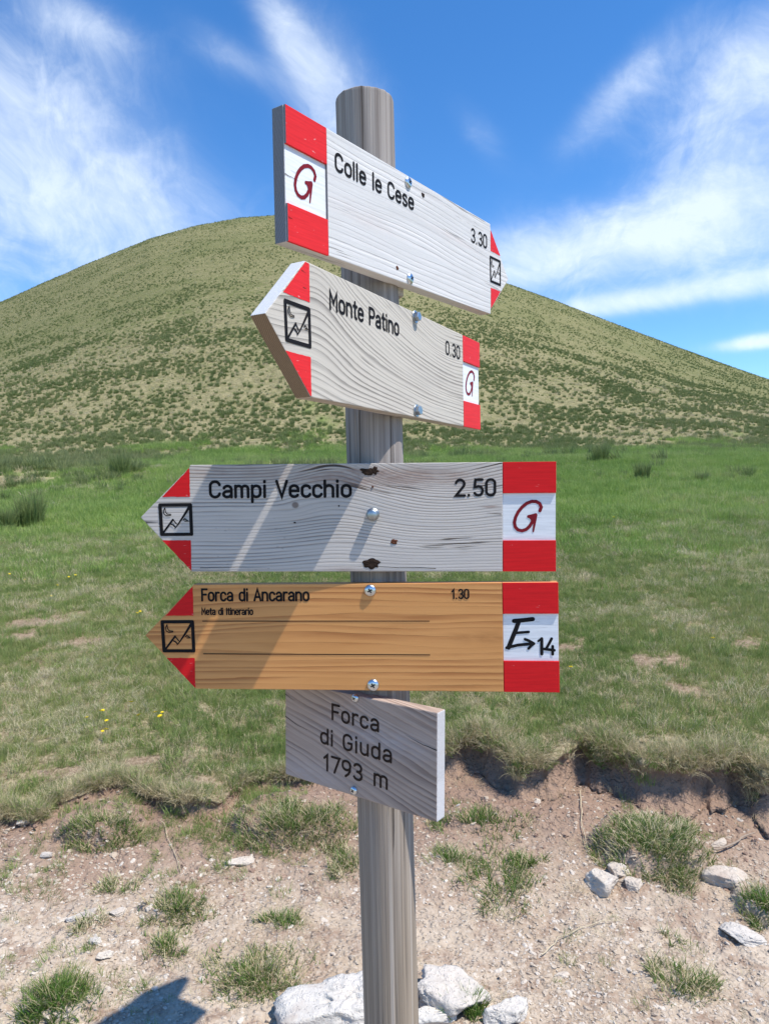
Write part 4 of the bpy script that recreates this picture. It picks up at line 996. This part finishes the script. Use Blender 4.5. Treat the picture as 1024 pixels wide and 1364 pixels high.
text('lettering', 'Monte Patino', (-.2025, .0310), (-.0295, .0315), .0236, M_BLACK, S2); text('lettering', '0.30', (.1235, .0318), (.1808, .0320), .0225, M_BLACK, S2, .135)
emblem(S2, -.2900, -.2405, .0243, -.0208, M_BLACK); letter_G(S2, .194, .2673, .0330, -.0330, VW)
bolt(S2, .0199, .0685, 'hex', .0072); bolt(S2, .0196, -.0655, 'hex', .0072)
S3 = arrow_sign('third sign from top, weathered white board reading Campi Vecchio 2.50, tip pointing left', F3, -.2572, .2489, .0721, .0724, -1, [B3M, E2, E2B], M_RED2, st_t=.003)
text('lettering', 'Campi Vecchio', (-.2310, .0281), (-.0300, .0278), .0252, M_BLACK, S3); text('lettering', '2.50', (.1112, .0280), (.1678, .0282), .0250, M_BLACK, S3, .14)
emblem(S3, -.3032, -.2545, .0214, -.0243, M_BLACK); letter_G(S3, .1762, .2476, .0325, -.0332, VW)
bolt(S3, -.0011, .0046, 'dome', .0072)
knot(S3, -.008, .0632, .0115, .0052, M_HOLE, seed=3); knot(S3, .002, .0650, .0050, .0048, M_HOLE, seed=8); knot(S3, -.0033, -.0640, .0105, .0072, M_HOLE, seed=4); knot(S3, .0282, -.0335, .0046, .0038, M_RUST, 'nail_hole', 5); knot(S3, -.001, .0425, .0018, .0017, M_RUST, 'nail_hole', 6); knot(S3, -.110, -.0065, .0014, .0012, M_HOLE, 'nail_hole', 7); knot(S3, -.048, .0165, .0014, .0010, M_HOLE, 'nail_hole', 9)
S4 = arrow_sign('fourth sign, new orange brown larch board reading Forca di Ancarano 1.30', F4, -.2605, .2509, .0735, .0752, -1, [B4M, E4, E4], M_RED2, st_t=.001)
text('lettering', 'Forca di Ancarano', (-.2490, .0507), (-.0918, .0505), .0188, M_BLACK, S4, .155); text('lettering', 'Meta di Itinerario', (-.2490, .0313), (-.1735, .0312), .0106, M_BLACK, S4, .17)
text('lettering', '1.30', (.1065, .0529), (.1308, .0529), .0142, M_BLACK, S4, .15)
for v in (.0226, -.0244):
    bm = bmesh.new(); ribbon(bm, [(-.2477, v), (.0755, v)], .0013, -.0004); from_bm('routed_line', bm, M_BLACK, S4)
emblem(S4, -.3104, -.2600, .0238, -.0225, M_BLACK)
bm = bmesh.new()
def PE(x, y): return (.1766+(x-70)/880*.0734, .0326-(y-90)/765*.0658)
kE = .0734/880
for i, (pts, w_) in enumerate([([(245, 210), (400, 197), (548, 180)], 70), ([(320, 220), (280, 330), (240, 420), (150, 635)], 72), ([(250, 402), (478, 384)], 44), ([(120, 638), (300, 595), (560, 570)], 50), ([(418, 500), (480, 525), (560, 570)], 46),
        ([(560, 570), (515, 605), (472, 648)], 44), ([(630, 530), (685, 488)], 34), ([(686, 492), (684, 735)], 52), ([(845, 490), (800, 575), (762, 640)], 44), ([(725, 655), (885, 675)], 46), ([(860, 612), (858, 738)], 46)]):
    ribbon(bm, [PE(*p) for p in pts], w_*kE, VW-.00003*i)
from_bm('letter_mark', bm, M_BLACK, S4)
bolt(S4, -.0056, .0655, 'pan', .0083); bolt(S4, -.0041, -.0670, 'pan', .0083)
S5 = empty('place_name_sign', 'small brown plank sign at the bottom reading Forca di Giuda 1793 m', 'sign', F5)
from_bm('board', prism([(-.1416, -.0727), (.1311, -.0727), (.1311, .0727), (-.1416, .0727)], 0, TK, .0016, endmat), [B5M, E5, E5], S5)
text('lettering', 'Forca', (-.0500, .0290), (.0372, .0275), .0252, M_BROWNL, S5, .14, track=.14); text('lettering', 'di Giuda', (-.0718, -.0098), (.0592, -.0110), .0250, M_BROWNL, S5, .14, track=.14); text('lettering', '1793 m', (-.0660, -.0487), (.0525, -.0495), .0258, M_BROWNL, S5, .14, track=.14)
bolt(S5, -.005, .0690, 'pan', .0060); bolt(S5, -.0072, -.0640, 'pan', .0060)

# ------------------------------------------------------------------ the post
def m_post():
    mt, n, b, o = material('weathered round post')
    x, y, z = n.sep(n.new('ShaderNodeTexCoord').outputs['Object'])
    a = n.mul(n.m('ARCTAN2', x, n.mul(y, -1)), .042)
    up = n.ss(z, .30, 1.0)
    f = n.noise(n.comb(n.mul(a, 700), 0.0, n.mul(z, 5)), 1, 4, .6); g = n.noise(n.comb(n.mul(a, 170), 3.0, n.mul(z, 1.6)), 1, 4, .6); s = n.noise(n.comb(n.mul(a, 70), 5.0, n.mul(z, 1.0)), 1, 3, .5)
    lowc = n.mix(n.ss(g, .35, .68), (.38, .31, .235), (.26, .21, .155)); upc = n.mix(n.ss(g, .33, .66), (.37, .33, .305), (.22, .19, .175))
    c = n.mix(up, lowc, upc); c = n.mix(n.mul(n.ss(f, .42, .70), .45), c, (.16, .125, .105))
    c = n.mix(n.ss(s, .56, .70, 0, .5), c, (.50, .45, .40))
    ck = n.noise(n.comb(n.mul(a, 230), 9.0, n.mul(z, 2.2)), 1, 2, .4); cf = n.ss(ck, .655, .69); c = n.mix(n.mul(cf, .7), c, (.06, .048, .042))
    n.put(b.inputs['Base Color'], c); b.inputs['Roughness'].default_value = .85; b.inputs['Specular IOR Level'].default_value = .2
    n.put(b.inputs['Normal'], n.bump(n.sub(n.add(n.mul(f, .5), n.mul(g, .7)), n.mul(cf, 1.6)), .9, .0016)); return mt
PT = Matrix.Identity(4)
zt_, zb_ = .545, -1.30
axp = lambda z: Vector((-.01202-.01317*z, 1.057-.00604*z, z+CH))
pbot, ptop = axp(-CH), axp(zt_)
S0 = empty('signpost', 'weathered grey round wooden post carrying the five signs', 'post', Matrix.Translation(pbot))
bm = bmesh.new(); SEG = 144; cr_ = [(random.uniform(0, 6.28), random.uniform(.0008, .0022), random.uniform(-.2, 1.9), random.uniform(.25, .9)) for _ in range(12)] + [(4.02, .0045, 1.5, .5), (4.9, .0028, .35, .5), (5.3, .003, .3, .45)]
zs = list(np.linspace(-.25, zt_+CH-.004, 90)) + [zt_+CH-.001, zt_+CH]
rings = []
for iz, z in enumerate(zs):
    ring_ = []
    c = axp(z-CH)-pbot; tp = 1.0 if iz < len(zs)-1 else .994
    for k in range(SEG):
        a = 2*math.pi*k/SEG
        r_ = .0413*(1+.012*mnoise.noise(Vector((math.cos(a)*1.4, math.sin(a)*1.4, z*1.2))))
        r_ += .0003*mnoise.noise(Vector((math.cos(a)*14, math.sin(a)*14, z*1.5)))
        for ca, dp, cz, cl in cr_:
            da = (a-ca-.05*math.sin(z*3+ca)+math.pi) % (2*math.pi)-math.pi
            if abs(da) < .06 and abs(z-cz) < cl: r_ -= dp*math.exp(-(da/.016)**2)*(1-abs(z-cz)/cl)
        top = .0015*mnoise.noise(Vector((math.cos(a)*5, math.sin(a)*5, 3.3))) if iz >= len(zs)-2 else 0
        ring_.append(bm.verts.new((c.x+r_*tp*math.cos(a), c.y+r_*tp*math.sin(a), z+top)))
    rings.append(ring_)
for r1, r2 in zip(rings, rings[1:]):
    for k in range(SEG): bm.faces.new((r1[k], r1[(k+1) % SEG], r2[(k+1) % SEG], r2[k]))
bm.faces.new(rings[0][::-1]); bm.faces.new(rings[-1])
from_bm('log', bm, m_post(), S0, True)
# wooden packing wedge between the post and the topmost board, and a thin one under the second
M_SHIM = m_board('pale packing wood', (.46, .40, .33), (.36, .31, .26), (.22, .18, .15), 300, .004, 3, [], .5, .5, seed=5.5)
def shim(parent, poly, z0, z1):
    bm = bmesh.new(); a = [bm.verts.new((x, y, z0)) for x, y in poly]; b = [bm.verts.new((x, y, z1)) for x, y in poly]; k = len(poly)
    bm.faces.new(a[::-1]); bm.faces.new(b)
    for i in range(k): bm.faces.new((a[i], a[(i+1) % k], b[(i+1) % k], b[i]))
    bmesh.ops.recalc_face_normals(bm, faces=bm.faces); bmesh.ops.bevel(bm, geom=list(bm.edges), offset=.0012, segments=2, affect='EDGES')
    return from_bm('packing_wedge', bm, M_SHIM, parent)
shim(S1, [(-.012, .0205), (.030, .0205), (.038, .032), (.034, .044), (.016, .046), (.004, .036), (-.008, .028)], -.086, -.060)
shim(S2, [(-.004, .0205), (.016, .0205), (.018, .030), (.002, .032)], -.082, -.074)

# fine splits in the boards
def split(S, pts, w0, y=-.00035, mat=M_HOLE):
    bm = bmesh.new(); P_ = []
    for a, b in zip(pts, pts[1:]):
        for k in range(6): q = k/6; P_.append((a[0]+(b[0]-a[0])*q, a[1]+(b[1]-a[1])*q+random.gauss(0, .00022)))
    P_.append(pts[-1]); ribbon(bm, P_, w0, y, w0*.15); return from_bm('split', bm, mat, S)
split(S1, [(-.2388, -.0005), (-.2290, -.0012), (-.2150, -.0016)], .0010, VW-.0001)
split(S1, [(-.2370, -.0480), (-.2300, -.0490)], .0009)
split(S2, [(-.2535, .0445), (-.2470, .0440)], .0012)
split(S2, [(-.2560, .0620), (-.2480, .0612)], .0010)
split(S3, [(-.2450, -.0700), (-.19, -.0690), (-.15, -.0696)], .0008)
split(S3, [(.085, -.0705), (.02, -.0690), (-.02, -.0655)], .0009)
split(S3, [(.1745, .0040), (.155, .0055)], .0010)
split(S5, [(-.1412, .0180), (-.118, .0090), (-.095, .0050)], .0012)
split(S5, [(.1306, .0230), (.105, .0270), (.082, .0330)], .0012)
split(S5, [(-.1410, .0520), (-.122, .0445)], .0009)
